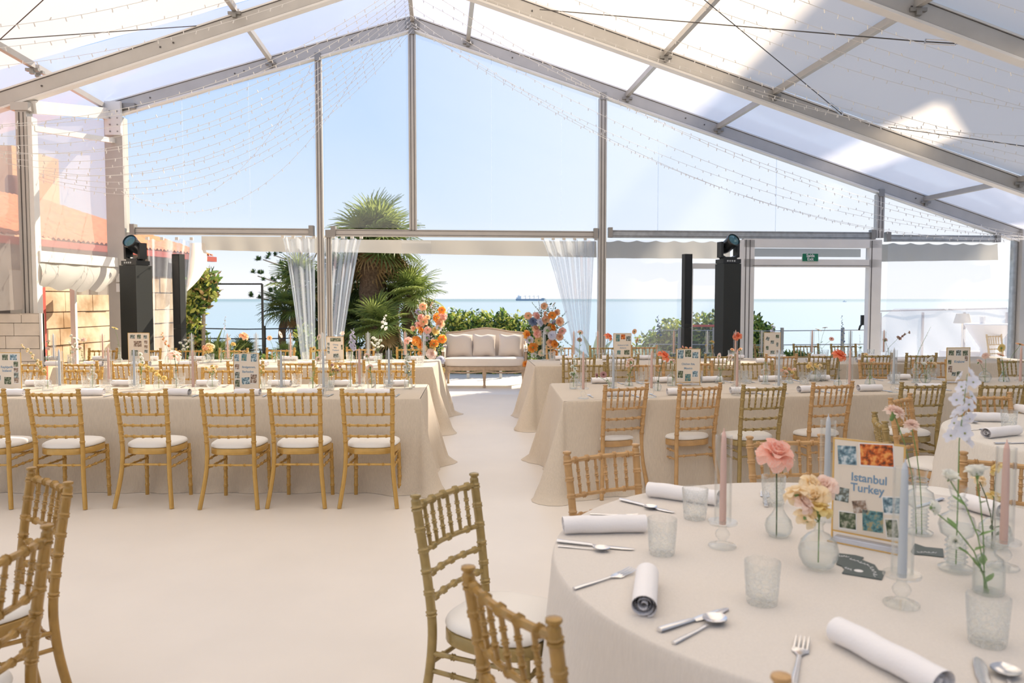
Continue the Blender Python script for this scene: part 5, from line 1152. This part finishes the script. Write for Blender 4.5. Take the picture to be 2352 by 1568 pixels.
pillow(-.47, .1, -.35, (1.2, 1, 1.08), 'cream throw cushion at the left end of the sofa'); pillow(-.02, 0, -.35, (1.05, 1, 1.05), 'cream throw cushion in the middle of the sofa'); pillow(.46, -.08, -.35, (1.08, 1, 1.05), 'cream throw cushion at the right end of the sofa')
# ------------------------------------------------------------------ big flower arrangements
def leafcloud(ells, n, size, mats, seed, flat=.0, shell=.55):
    r = random.Random(seed); m = MB(); tot = sum(e[3] * e[4] * e[5] for e in ells) or 1
    for e in ells:
        k = int(n * e[3] * e[4] * e[5] / tot)
        for _ in range(k):
            while True:
                a = Vector((r.uniform(-1, 1), r.uniform(-1, 1), r.uniform(-1, 1)))
                if shell < a.length < 1: break
            a *= 1 + .15 * r.random() * (r.random() > .7)
            p = Vector((e[0] + a.x * e[3], e[1] + a.y * e[4], e[2] + a.z * e[5])); d = Vector((r.uniform(-1, 1), r.uniform(-1, 1), r.uniform(-.3, 1))).normalized()
            u = Vector((r.uniform(-1, 1), r.uniform(-1, 1), r.uniform(-1, 1))); s = size * r.uniform(.6, 1.3)
            m.cur = int(r.random() ** 1.3 * len(mats)) if len(mats) > 1 else 0
            m.cur = min(m.cur, len(mats) - 1); leafm(m, p, d, s, s * .45, u)
    return m.mesh('foliage', mats, False)
def arrangement(x0, y0, hgt, blooms, lab, ells, sprigs):
    rt = empty('flower_arrangement', (x0, y0, 0)); tag(rt, lab, 'flower arrangement')
    put('foliage', leafcloud(ells, 1500, .05, ['leaf_dark', 'leaf_grey', 'leaf', 'petal_pale_blue'], 5), rt)
    m = MB(); m.lathe([(0, 0), (.16, 0), (.18, .30), (.14, .32), (0, .32)], 16); put('pot', m.mesh('pot', 'stem_dark'), rt)
    put('inner_mass', MB().lathe([(0, .2), (.12, .3), (.16, .6), (.12, 1.0), (.05, hgt * .8), (0, hgt * .85)], 10).mesh('mass', 'leaf_dark'), rt)
    r = random.Random(3)
    for px, py, k, c, s in blooms:
        p = D(px, py, y0 - .22 + r.uniform(-.06, .06)) - Vector((x0, y0, 0)); put(k + '_bloom', bloom(k, c), rt, p, (r.uniform(.9, 1.5), r.uniform(-.5, .5), r.uniform(0, 6)), s)
    for px, py, qx, qy, c in sprigs:
        a = D(px, py, y0) - Vector((x0, y0, 0)); b = D(qx, qy, y0 - .05) - Vector((x0, y0, 0)); m = MB(); m.sweep([a, a.lerp(b, .5), b], [.004, .003, .002], 4); m.cur = 1
        for i in range(26):
            q = a.lerp(b, .25 + .75 * i / 26); leafm(m, q, (r.uniform(-1, 1), r.uniform(-1, .3), r.uniform(-.2, 1)), .035, .018)
        put('sprig', m.mesh('sprig', ['stem', 'petal_lilac' if c == 'l' else ('petal_white' if c == 'w' else 'leaf_grey')], False), rt)
R_, Gb, C2 = 'rose', 'gerbera', 'carnation'
q = D(985, 880, 14.1)
arrangement(q.x, 14.1, 1.45, [(971, 703, R_, 'peach', .075), (991, 698, Gb, 'peach', .06), (1015, 711, R_, 'orange', .07), (1019, 725, R_, 'pink', .085), (1001, 729, R_, 'orange', .085), (972, 738, R_, 'peach', .085), (982, 728, Gb, 'peach', .055), (966, 729, R_, 'pink', .07),
    (1010, 742, R_, 'peach', .09), (962, 746, R_, 'pink', .07), (966, 757, R_, 'orange', .09), (982, 757, R_, 'pink', .07), (1000, 759, R_, 'yellow', .08), (949, 754, R_, 'peach', .05), (1015, 778, R_, 'orange', .08), (996, 788, R_, 'orange', .085), (955, 781, R_, 'orange', .09), (966, 791, R_, 'orange', .075), (992, 812, R_, 'blush', .10),
    (994, 800, C2, 'yellow', .07), (975, 800, C2, 'cream', .06), (1012, 826, C2, 'pale_blue', .09), (965, 812, R_, 'orange', .05), (1016, 850, C2, 'yellow', .06), (1000, 840, C2, 'white', .07), (980, 775, C2, 'lilac', .07), (960, 715, C2, 'lilac', .06), (1008, 752, C2, 'pale_blue', .06)],
    'tall orange and peach flower arrangement at the left end of the sofa', [(0, 0, .95, .30, .22, .55), (-.05, 0, .45, .28, .2, .4), (.15, -.05, .35, .15, .15, .35)],
    [(985, 740, 962, 690, 'l'), (990, 735, 1000, 678, 'w'), (980, 735, 972, 682, 'w'), (1010, 740, 1034, 705, 'w'), (1010, 750, 1030, 730, 'g'), (960, 740, 945, 715, 'g'), (975, 770, 1030, 760, 'w'), (1000, 770, 958, 700, 'l')])
q = D(1252, 880, 14.1)
arrangement(q.x, 14.1, 1.45, [(1249, 702, R_, 'peach', .065), (1271, 699, Gb, 'peach', .055), (1213, 724, R_, 'peach', .07), (1233, 725, R_, 'pink', .08), (1252, 720, R_, 'peach', .05), (1253, 733, R_, 'peach', .085), (1268, 723, R_, 'orange', .075), (1279, 717, R_, 'peach', .06), (1285, 738, R_, 'peach', .08), (1231, 754, R_, 'peach', .08), (1269, 752, R_, 'orange', .095),
    (1291, 759, R_, 'pink', .07), (1233, 766, R_, 'pink', .08), (1211, 768, R_, 'orange', .08), (1237, 782, R_, 'yellow', .08), (1223, 797, R_, 'orange', .095), (1265, 786, R_, 'peach', .08), (1275, 790, R_, 'orange', .075), (1286, 773, R_, 'peach', .07), (1275, 810, R_, 'orange', .07), (1208, 836, R_, 'orange', .07),
    (1224, 738, C2, 'blue', .09), (1240, 741, C2, 'pale_blue', .08), (1268, 770, C2, 'pale_blue', .09), (1216, 780, C2, 'pale_blue', .08), (1256, 758, C2, 'white', .08), (1272, 743, C2, 'lilac', .06), (1244, 810, C2, 'cream', .07), (1226, 815, C2, 'white', .06)],
    'tall orange and blue flower arrangement at the right end of the sofa', [(0, 0, .95, .32, .22, .50), (-.12, 0, .45, .25, .2, .45), (.1, 0, .5, .25, .2, .4)],
    [(1245, 735, 1237, 690, 'l'), (1250, 730, 1222, 695, 'g'), (1262, 735, 1275, 695, 'g'), (1275, 745, 1302, 715, 'g'), (1280, 755, 1308, 738, 'g'), (1225, 745, 1200, 725, 'g'), (1218, 760, 1192, 735, 'g'), (1265, 730, 1252, 685, 'l'), (1285, 770, 1305, 790, 'g'), (1215, 820, 1196, 842, 'g')])
# ------------------------------------------------------------------ gathered plastic curtains
def curtain(tl, tr, bl_, br, ztop, zbot, folds, v, lab, waist=None):
    m = MB()
    def fn(s, t):
        k = t; u0 = lerp(tl, bl_, k ** .85); u1 = lerp(tr, br, k ** .85); amp = lerp(.06, .045, t)
        ss = s + .02 * math.sin(t * 3 + s * 6)
        return T(lerp(u0, u1, ss), v + amp * math.sin(s * PI * 2 * folds + 1.3 * math.sin(s * 7)) , lerp(ztop, zbot, t) + (.02 * math.sin(s * PI * 2 * folds) if t < .02 else 0))
    m.grid(fn, folds * 16, 14); o = put('plastic_curtain', m.mesh('sheet', 'vinyl_curtain')); tag(o, lab, 'curtain', 'clear plastic curtains')
    h = MB()
    for i in range(folds + 1): s = i / folds; p = T(lerp(tl, tr, s), v - .01, ztop + .02); h.box(p, (.05, .03, .045))
    put('hooks', h.mesh('hooks', 'white_plastic', False), o); return o
uu = lambda px, py: TUZ(px, py, .12)[0]
curtain(uu(650, 560), uu(722, 560), uu(700, 800), uu(722, 800), 2.54, .03, 3, .12, 'clear plastic curtain gathered on the left of the slim post')
curtain(uu(745, 560), uu(830, 560), uu(742, 800), uu(766, 800), 2.54, .03, 4, .12, 'clear plastic curtain gathered on the right of the slim post')
curtain(uu(1246, 560), uu(1368, 560), uu(1325, 760), uu(1350, 760), 2.54, .5, 5, .12, 'clear plastic curtain tied back towards the middle post')
curtain(uu(338, 560), uu(440, 560), uu(345, 800), uu(404, 800), 2.50, .03, 3, .14, 'clear plastic curtain hanging left of the thin black column')
m = MB(); m.grid(lambda s, t: D(lerp(lerp(436, 428, t), 470 + 12 * math.sin(t * 3.1) - 40 * t * t, s), lerp(566, 668, t) - 8 * (t == 0), 12.63 + .06 * math.sin(s * 5)), 6, 8)
o = put('canvas_edge', m.mesh('e', 'fabric_roof')); tag(o, 'white canvas edge flap hanging beside the climbing plant', 'awning')
# ------------------------------------------------------------------ light towers, moving heads, column speakers
def tower(px, py_top, Y, w_, ztop, lab, head_lab, yaw):
    p = D(px, 700, Y); rt = empty('light_tower', (p.x, Y, 0), yaw); tag(rt, lab, 'lighting tower', 'black light towers')
    put('cover', MB().box((0, 0, ztop / 2), (w_, w_, ztop)).mesh('c', 'black', False), rt); put('base_plate', MB().box((0, 0, .012), (w_ + .12, w_ + .12, .024)).mesh('c', 'black', False), rt)
    hd = empty('moving_head_light', (p.x, Y, ztop), yaw); tag(hd, head_lab, 'stage light', 'moving head stage lights')
    m = MB(); m.box((0, 0, .035), (.27, .24, .06)); 
    for x in (-.1, .1): m.box((x, 0, .0), (.05, .2, .02))
    put('base', m.mesh('b', 'black_gloss', False), hd)
    m = MB()
    for i in range(4): m.box((-.07 + i * .035, -.122, .038), (.022, .003, .022))
    put('display', m.mesh('d', 'galv', False), hd)
    m = MB()
    for s in (-1, 1): m.box((s * .125, 0, .20), (.035, .13, .22)); m.bar((s * .125, 0, .11), (s * .06, 0, .075), .12, .035)
    m.box((0, 0, .08), (.20, .14, .035)); put('yoke', m.mesh('y', 'black_gloss', False), hd)
    h = MB(); h.lathe([(0, -.13), (.07, -.13), (.085, -.06), (.088, .08), (.098, .10), (.098, .14), (.088, .145), (.086, .13)], 24); k = put('head', h.mesh('h', 'black_gloss'), hd, (0, 0, .27), (math.radians(62), 0, math.radians(10)))
    put('lens', MB().lathe([(0, .150), (.05, .146), (.086, .13)], 24).mesh('l', 'lens'), k)
zt = D(312, 610, 10.9).z
tower(314, 610, 10.9, .29, zt, 'square black light tower beside the left corner column', 'black moving-head stage light on the left tower', -.35)
zt = D(1673, 606, 11.2).z
tower(1671, 606, 11.2, .265, zt, 'square black light tower left of the glazed door', 'black moving-head stage light on the right tower', .22)
for px, Y, w_, yt, lab, a in [(412, 11.0, .125, 583, 'thin black column speaker left of the climbing plant', -.3), (1577, 11.4, .115, 583, 'thin black column speaker left of the right light tower', .2)]:
    p = D(px, 700, Y); zt = D(px, yt, Y).z; rt = empty('column_speaker', (p.x, Y, 0), a); tag(rt, lab, 'speaker', 'column speakers')
    put('upper_column', MB().box((0, 0, (zt + 1.16) / 2), (w_, .11, zt - 1.165)).mesh('c', 'black', False), rt); put('lower_column', MB().box((0, 0, .73), (w_, .11, .86)).mesh('c', 'black', False), rt)
    put('grille', MB().box((0, -.056, (zt + 1.2) / 2), (w_ * .86, .004, zt - 1.24)).mesh('g', 'black_gloss', False), rt); put('subwoofer', MB().box((0, .1, .15), (.34, .42, .30)).mesh('s', 'black', False), rt)
# ------------------------------------------------------------------ tension cables
def cable_obj(pts, lab, r=.006, buckle=None):
    rt = empty('tension_cable', pts[0]); tag(rt, lab, 'cable', 'roof tension cables'); P_ = [Vector(p) - pts[0] for p in pts]
    put('wire', MB().sweep(P_, r, 5).mesh('w', 'cable'), rt)
    if buckle:
        a, b = [Vector(q) - pts[0] for q in buckle]; d = (b - a).normalized(); n_ = d.cross(Vector((0, 1, 0))).normalized(); m = MB()
        for s in (-1, 1): m.sweep([a + n_ * .022 * s, b + n_ * .022 * s], .006, 5)
        for e in (a, b): m.sweep([e - n_ * .026, e + n_ * .026], .009, 6)
        put('turnbuckle', m.mesh('tb', 'steel'), rt)
cable_obj([RP(1240, 22, .1), RP(2112, 95, .08), RP(2240, 103, .1)], 'long roof cable running right to a turnbuckle at upper right', .007, (RP(2125, 95, .06), RP(2195, 99, .06)))
cable_obj([RP(1570, -40, .08), RP(1905, 238, .08), RP(1942, 268, .08)], 'diagonal roof cable running down to the second rafter', .006, (RP(1908, 240, .06), RP(1935, 262, .06)))
cable_obj([RP(2040, 292, .1), RP(2420, 345, .1)], 'thin roof cable at the right edge below the dark rafter', .006)
cable_obj([RP(2330, 130, .1), RP(2420, 240, .1)], 'short dark cable at the upper right corner', .006)
cable_obj([RP(-40, 94, .08, False), RP(515, 55, .08, False)], 'roof cable running nearly level at upper left', .006, (RP(500, 55, .06, False), RP(520, 54, .06, False)))
cable_obj([RP(-30, 118, .08, False), RP(110, -10, .08, False)], 'roof cable slanting up at the upper left corner', .006)
# ------------------------------------------------------------------ fairy light strings
FL = [0]
def lights(p, q, sag, side, n=30, sp_m=.14):
    p = Vector(p); q = Vector(q); Ls = (q - p).length; n = 26; pts = [p.lerp(q, i / n) - Vector((0, 0, 4 * sag * (i / n) * (1 - i / n))) for i in range(n + 1)]
    rt = empty('fairy_light_string', p); put('wire', MB().sweep([a - p for a in pts], .0030, 3, cap=False).mesh('w', 'wire_white', False), rt)
    m = MB(); k = int(Ls / sp_m); r = random.Random(k + len(REG))
    for i in range(k):
        t = (i + .5) / k; a = p.lerp(q, t) - Vector((0, 0, 4 * sag * t * (1 - t))) - p; m.sweep([a, a + Vector((r.uniform(-.012, .012), r.uniform(-.01, .01), -.035 if i % 3 else .03))], .0055, 4)
    o = put('bulbs', m.mesh('b', 'wire_white', False), rt); o['kind'] = 'stuff'
    reg(rt, 'string of unlit white fairy lights', 'hung from ridge to %s side' % side, (p.x + q.x) / 2 + FL[0] * .001, 'fairy lights', 'fairy light strings'); FL[0] += 1
# left: fan from the corner column up to the ridge, and long swags further out
for i in range(13):
    lights(T(U0, -.12 - .16 * i, ZA - .02), T(-6.75, -1.0 - .30 * i, 3.25 + .03 * (i % 4)), 1.05 - .035 * i, 'left')
lights(T(-5.95, -.2, 3.2), T(-3.1, -.1, 5.2), .9, 'left'); lights(T(-5.9, -.2, 3.15), T(-2.2, -.15, 5.45), 1.1, 'left')
for i in range(8):
    v = -2.9 - .62 * i; lights(T(U0, v, ZA - .05), T(-7.0, v - 1.0, 3.9), .35 + .05 * (i % 3), 'left')
for i, (v, h, sag) in enumerate([(-.15, 2.62, .75), (-.3, 2.60, .95), (-.6, 2.58, 1.0), (-1.0, 2.55, .75), (-1.5, 2.52, .55), (-2.0, 2.5, .7)]):
    lights(T(U0, v - .1, ZA + .0), T(8.9, -.25 - .14 * i, h), sag, 'right')
for i in range(9):
    v = -2.5 - .62 * i; lights(T(U0, v, ZA - .05), T(9.0, v - .8 + .3 * i * .3, 2.75), .25 + .12 * (i % 3), 'right')
lights(T(2.2, -3.9, 4.62), T(6.5, -5.3, 3.35), .25, 'right'); lights(T(3.0, -2.2, 4.4), T(6.6, -5.4, 3.3), .3, 'right')

# ------------------------------------------------------------------ plants
def frond_mesh(mat, nl=30, spread=150, R=.55, pet=.45, droop=.25, seed=0):
    r = random.Random(seed); m = MB(); m.sweep([(0, 0, 0), (pet * .5, 0, pet * .12), (pet, 0, pet * .15)], [.014, .010, .008], 5)
    c = Vector((pet, 0, pet * .15))
    for i in range(nl):
        a = math.radians(lerp(-spread, spread, i / (nl - 1))) + r.uniform(-.02, .02); ln = R * (1 - .25 * abs(i / (nl - 1) * 2 - 1)) * r.uniform(.9, 1.05)
        d = Vector((math.cos(a), math.sin(a), 0)); s = Vector((-d.y, d.x, 0)); wd = .021
        pts = [c + d * ln * t + Vector((0, 0, -droop * ln * t ** 3 + .05 * abs(math.sin(i * 1.6)) * t)) for t in (0, .35, .7, 1)]; ws = [.006, wd, wd * .7, .001]
        vs = []
        for p, w_ in zip(pts, ws): vs += [p - s * w_ + Vector((0, 0, .008)), p, p + s * w_ + Vector((0, 0, .008))]
        m.add(vs, [(k * 3 + j, k * 3 + j + 1, k * 3 + j + 4, k * 3 + j + 3) for k in range(3) for j in range(2)])
    return m.mesh('frond', mat, False)
FR = {k: frond_mesh(k, seed=i, nl=28) for i, k in enumerate(('frond', 'frond_light', 'frond_dark', 'frond_dead'))}
def palm(px, py, Y, n, scale, lab, trunk=None, mix=('frond',), dead=0, seed=1, lo=-25, hi=80, tr=.2):
    """px, py: crown centre"""
    c = D(px, py, Y); r = random.Random(seed); base = Vector((c.x, c.y, -.3)) if not trunk else Vector((D(trunk[0], trunk[1], Y).x, c.y, -.3))
    rt = empty('fan_palm', base); tag(rt, lab, 'palm', 'fan palms beyond the terrace'); cc = c - base
    m = MB(); k = 14; m.sweep([Vector((0, 0, 0)).lerp(cc, i / k) + Vector((.06 * math.sin(i * .5), 0, 0)) for i in range(k + 1)], [tr * (1 + .10 * (i % 2)) * lerp(1.0, 1.15, i / k) for i in range(k + 1)], 14); put('trunk', m.mesh('trunk', 'trunk'), rt)
    for i in range(n + dead):
        az = i * 2.39996; t = (i + .5) / n; isd = i >= n
        el = math.radians(lerp(hi, lo, t)) if not isd else math.radians(r.uniform(-75, -35))
        M_ = Matrix.Rotation(az, 4, 'Z') @ Matrix.Rotation(-el, 4, 'Y') @ Matrix.Rotation(r.uniform(-.5, .5), 4, 'X')
        o = put('frond', FR['frond_dead' if isd else mix[i % len(mix)]], rt); s = scale * r.uniform(.85, 1.1); o.matrix_local = Matrix.Translation(cc) @ M_ @ Matrix.Scale(s, 4)
    return rt
palm(862, 560, 18.0, 46, 1.22, 'tall fan palm with a thick leaning trunk rising above the cross beam', (862, 790), ('frond', 'frond_light', 'frond'), 12, 1, -35, 85, .27)
palm(870, 752, 17.0, 26, .80, 'big low fan palm with pale spread leaves in front of the tall palm', None, ('frond', 'frond_light'), 3, 2, -30, 85, .15)
palm(945, 680, 17.8, 26, .9, 'bright yellow-green fan palm right of the tall trunk', None, ('frond_light', 'frond', 'frond_light'), 2, 3, -40, 85, .14)
palm(905, 655, 18.6, 20, .85, 'dark fan palm close behind the tall trunk', None, ('frond_dark', 'frond'), 0, 13, -40, 85, .14)
palm(655, 712, 17.0, 24, .72, 'small fan palm on a slender trunk in front of the sea', (650, 790), ('frond', 'frond_dark'), 1, 4, -35, 60, .07)
palm(690, 655, 18.0, 26, .85, 'dark fan palm behind the left plastic curtain', None, ('frond', 'frond_dark', 'frond_light'), 2, 5, -40, 80, .14)
palm(795, 655, 19.0, 34, 1.05, 'dark fan palm between the slim post and the tall trunk', None, ('frond_dark', 'frond_dark', 'frond'), 0, 6, -50, 80, .2)
palm(720, 740, 18.2, 26, .8, 'very dark low fan palm behind the slim post', None, ('frond_dark',), 0, 7, -40, 80, .16)
palm(800, 745, 18.4, 26, .9, 'dark low fan palm left of the pale spread leaves', None, ('frond_dark', 'frond'), 0, 8, -40, 80, .16)
palm(560, 812, 16.4, 20, .42, 'low spiky palm in front of the sea at left', None, ('frond_light', 'frond'), 0, 9, -5, 85, .1)
palm(500, 815, 16.6, 18, .40, 'low spiky palm beside the black metal frame', None, ('frond', 'frond_light'), 0, 10, -5, 85, .1)
palm(655, 818, 16.2, 16, .36, 'low yellow-green palm behind the black railing', None, ('frond_light',), 0, 11, -5, 85, .1)
# tufted tree
tt = empty('tufted_tree', (D(720, 700, 21).x, 21, -2.3)); tag(tt, 'bare-branched tree with dark leaf tufts at its branch tips behind the curtain', 'tree')
m = MB(); r = random.Random(4); tm = MB(); o0 = tt.location
root = Vector((0, 0, 0)); top = D(712, 600, 21) - o0; m.sweep([root, root.lerp(top, .5), top], [.09, .07, .03], 7)
for px, py, sx, sy in [(604, 596, 700, 618), (629, 586, 705, 602), (656, 610, 712, 622), (592, 634, 690, 655), (620, 648, 700, 672), (650, 645, 705, 660), (632, 669, 700, 690), (590, 683, 690, 695), (690, 590, 715, 620), (740, 590, 715, 620), (760, 610, 715, 640), (775, 640, 715, 665), (735, 560, 713, 605), (690, 620, 715, 640)]:
    a = D(sx, sy, 21) - o0; b = D(px, py, 21 + r.uniform(-.5, .5)) - o0; m.sweep([a, a.lerp(b, .5) + Vector((0, 0, -.06)), b], [.028, .02, .014], 5)
    for k in range(3):
        c = b + Vector((r.uniform(-.18, .18), r.uniform(-.1, .1), r.uniform(-.03, .08)))
        for j in range(46):
            an = r.uniform(0, 6.28); el = r.uniform(-.2, 1.4); leafm(tm, c, (math.cos(an) * math.cos(el), math.sin(an) * math.cos(el), math.sin(el)), r.uniform(.08, .15), .03)
put('branches', m.mesh('br', 'bark'), tt); put('leaf_tufts', tm.mesh('tufts', 'leaf_dark', False), tt)
def bush(name, px, py, Y, ells, n, size, mats, lab, seed, cat='shrub', trunk=True):
    """ells in pixels relative: (px,py,rx_px,ry_px)"""
    c = D(px, py, Y); base = Vector((c.x, Y, -.2)); rt = empty(name, base); tag(rt, lab, cat); E = []
    for x, y, rx, ry in ells:
        p = D(x, y, Y) - base; E.append((p.x, p.y, p.z, rx / F * Y, max(.3, rx / F * Y * .5), ry / F * Y))
    put('foliage', leafcloud(E, n, size, mats, seed), rt)
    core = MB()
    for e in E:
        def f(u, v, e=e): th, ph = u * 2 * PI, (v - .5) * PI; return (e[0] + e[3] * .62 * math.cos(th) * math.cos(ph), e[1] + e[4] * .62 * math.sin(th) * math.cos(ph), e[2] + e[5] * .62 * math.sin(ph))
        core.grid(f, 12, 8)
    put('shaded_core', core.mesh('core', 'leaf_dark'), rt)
    if trunk: m = MB(); m.sweep([(0, 0, 0), (E[0][0], E[0][1], E[0][2])], [.05, .03], 6); put('stem', m.mesh('stem', 'bark'), rt)
    return rt
LM = ['leaf', 'leaf_dark', 'leaf_yellow', 'leaf_yellow']
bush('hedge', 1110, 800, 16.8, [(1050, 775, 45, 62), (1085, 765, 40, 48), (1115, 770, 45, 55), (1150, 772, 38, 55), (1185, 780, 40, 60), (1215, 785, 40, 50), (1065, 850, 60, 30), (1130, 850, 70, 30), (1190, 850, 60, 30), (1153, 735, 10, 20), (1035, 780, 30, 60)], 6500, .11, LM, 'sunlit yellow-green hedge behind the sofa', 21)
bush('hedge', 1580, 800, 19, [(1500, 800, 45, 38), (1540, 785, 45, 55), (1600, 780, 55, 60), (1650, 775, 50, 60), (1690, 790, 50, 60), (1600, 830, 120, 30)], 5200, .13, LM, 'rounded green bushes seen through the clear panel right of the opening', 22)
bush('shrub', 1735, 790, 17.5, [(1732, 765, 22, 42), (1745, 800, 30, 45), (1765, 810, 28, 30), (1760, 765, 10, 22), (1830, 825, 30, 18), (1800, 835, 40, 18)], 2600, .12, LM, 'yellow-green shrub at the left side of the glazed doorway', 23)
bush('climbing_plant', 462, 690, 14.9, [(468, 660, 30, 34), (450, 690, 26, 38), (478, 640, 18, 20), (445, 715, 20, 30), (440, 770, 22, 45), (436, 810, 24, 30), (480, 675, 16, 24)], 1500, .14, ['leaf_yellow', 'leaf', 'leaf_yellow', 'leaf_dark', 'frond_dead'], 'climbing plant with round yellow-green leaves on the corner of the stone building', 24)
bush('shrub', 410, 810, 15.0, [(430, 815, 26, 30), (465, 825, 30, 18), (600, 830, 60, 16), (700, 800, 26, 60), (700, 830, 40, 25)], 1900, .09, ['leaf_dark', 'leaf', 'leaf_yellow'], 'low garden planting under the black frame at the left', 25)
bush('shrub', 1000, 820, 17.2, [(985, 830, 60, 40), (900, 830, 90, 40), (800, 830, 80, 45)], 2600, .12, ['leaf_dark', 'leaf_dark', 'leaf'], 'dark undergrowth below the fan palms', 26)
# agave leaves and reeds
def blades(px, py, Y, n, ln, wd, mat, lab, seed, name='agave', up=.9):
    c = D(px, py, Y); r = random.Random(seed); rt = empty(name, (c.x, Y, -.02)); tag(rt, lab, 'plant'); m = MB()
    for i in range(n):
        an = i * 2.4; el = r.uniform(up - .4, up + .4); d = Vector((math.cos(an) * math.cos(el), math.sin(an) * math.cos(el) * .5, math.sin(el))); l = ln * r.uniform(.7, 1.1); sd = Vector((-math.sin(an), math.cos(an), 0)); p0 = Vector((0, 0, max(0, c.z - ln * .8)))
        if abs(sd.x) < .5: sd = Vector((1, 0, 0))
        p = [p0 + d * l * t + Vector((0, 0, -.12 * l * t * t)) for t in (0, .4, .75, 1)]; w_ = [wd, wd * 1.15, wd * .7, .004]; vs = []
        for a, b in zip(p, w_): vs += [a - sd * b, a + sd * b]
        m.add(vs, [(0, 1, 3, 2), (2, 3, 5, 4), (4, 5, 7, 6)])
    m.sweep([(0, 0, 0), (0, 0, max(.02, c.z - ln * .8))], .04, 6)
    put('blades', m.mesh('blades', mat, False), rt)
blades(1365, 770, 17, 12, .75, .055, 'leaf_grey', 'grey-green agave with upright blades right of the flower arrangement', 5)
blades(1482, 785, 17.5, 12, .55, .04, 'leaf_grey', 'pale thin-bladed agave in front of the rounded bushes', 6)
blades(478, 760, 15.6, 16, .85, .03, 'frond_light', 'tall reed-like leaves rising in front of the sea', 7, 'reeds', 1.15)
blades(505, 775, 15.8, 14, .8, .03, 'leaf_yellow', 'pale curling reeds beside the black frame', 8, 'reeds', 1.1)
blades(598, 800, 16.2, 16, .6, .03, 'frond_light', 'spiky yellow-green clump in front of the black railing', 9, 'reeds', 1.1)
# black ceremony frame and railings
fr = empty('metal_frame', (D(530, 800, 15).x, 15, 0)); tag(fr, 'thin black metal arch frame standing in front of the sea', 'frame')
def rel(px, py): q = D(px, py, 15) - fr.location; return q
m = MB(); a, b = rel(457, 652), rel(602, 652); m.bar((a.x, 0, 0), (a.x, 0, a.z), .035, .035); m.bar((b.x, 0, 0), (b.x, 0, b.z), .035, .035); m.bar(a, b, .03, .03); put('bars', m.mesh('bars', 'black', False), fr)
def railing(x0, x1, Y, zs, posts, lab, mat='black', r_=.012):
    a = D(x0, 780, Y); b = D(x1, 780, Y); rt = empty('railing', (a.x, Y, 0)); tag(rt, lab, 'railing'); L_ = b.x - a.x
    m = MB()
    for z in zs: m.sweep([(0, 0, z), (L_ * .5, 0, z - .02), (L_, 0, z)], r_, 5)
    put('rails', m.mesh('rails', mat), rt)
    for px in posts: x = D(px, 780, Y).x - a.x; put('rail_post', MB().bar((x, 0, 0), (x, 0, max(zs) + .05), .055, .055).mesh('p', mat, False), rt)
railing(435, 700, 16.0, (.78, .55, .98), (455, 607, 700), 'black rope railing at the left end of the terrace')
railing(1490, 2010, 16.6, (.62, .30, .92), (1560, 1640, 1796, 1935), 'thin grey railing at the right side of the terrace', 'bracket', .010)
railing(1030, 1215, 15.6, (.18, .42), (1075, 1150), 'low rail between the sofa and the hedge', 'galv', .012)
# ship and motorboat
sh = empty('cargo_ship', D(1217, 690.5, 5400) ); sh.location.z = -12; tag(sh, 'long cargo ship with deck cranes on the horizon', 'ship')
m = MB(); x0, x1 = -95, 98; m.add([(x0, 0, 0), (x1, 0, 0), (x1 + 6, 0, 13), (x0 - 4, 0, 13), (x0, 25, 0), (x1, 25, 0), (x1 + 6, 25, 13), (x0 - 4, 25, 13)], [(0, 1, 2, 3), (7, 6, 5, 4), (1, 5, 6, 2), (4, 0, 3, 7), (3, 2, 6, 7)]); m.box((90, 12, 15), (20, 24, 6)); put('hull', m.mesh('hull', 'hull', False), sh)
m = MB(); m.box((-72, 12, 22), (24, 22, 20)); m.box((-76, 12, 35), (8, 8, 8)); m.box((-88, 12, 18), (10, 20, 10)); put('bridge', m.mesh('br', 'ship_white', False), sh)
for x in (-30, 0, 30, 60): m = MB(); m.box((x, 12, 24), (2.5, 2.5, 24)); m.bar((x, 12, 34), (x - 14, 12, 28), 1.5, 1.5); put('crane', m.mesh('cr', 'hull', False), sh)
mbt = empty('motorboat', D(1940, 692.5, 3400)); mbt.location.z = -12; tag(mbt, 'tiny white boat on the sea seen through the glazed door', 'boat'); m = MB(); m.add([(-7, 0, 0), (7, 0, 0), (10, 0, 3), (-7, 0, 3), (-7, 4, 0), (7, 4, 0), (10, 4, 3), (-7, 4, 3)], [(0, 1, 2, 3), (7, 6, 5, 4), (1, 5, 6, 2), (4, 0, 3, 7), (3, 2, 6, 7)]); put('hull', m.mesh('h', 'ship_white', False), mbt); put('cabin', MB().box((-1, 2, 4.5), (6, 3, 3)).mesh('c', 'ship_white', False), mbt)
finish_labels()
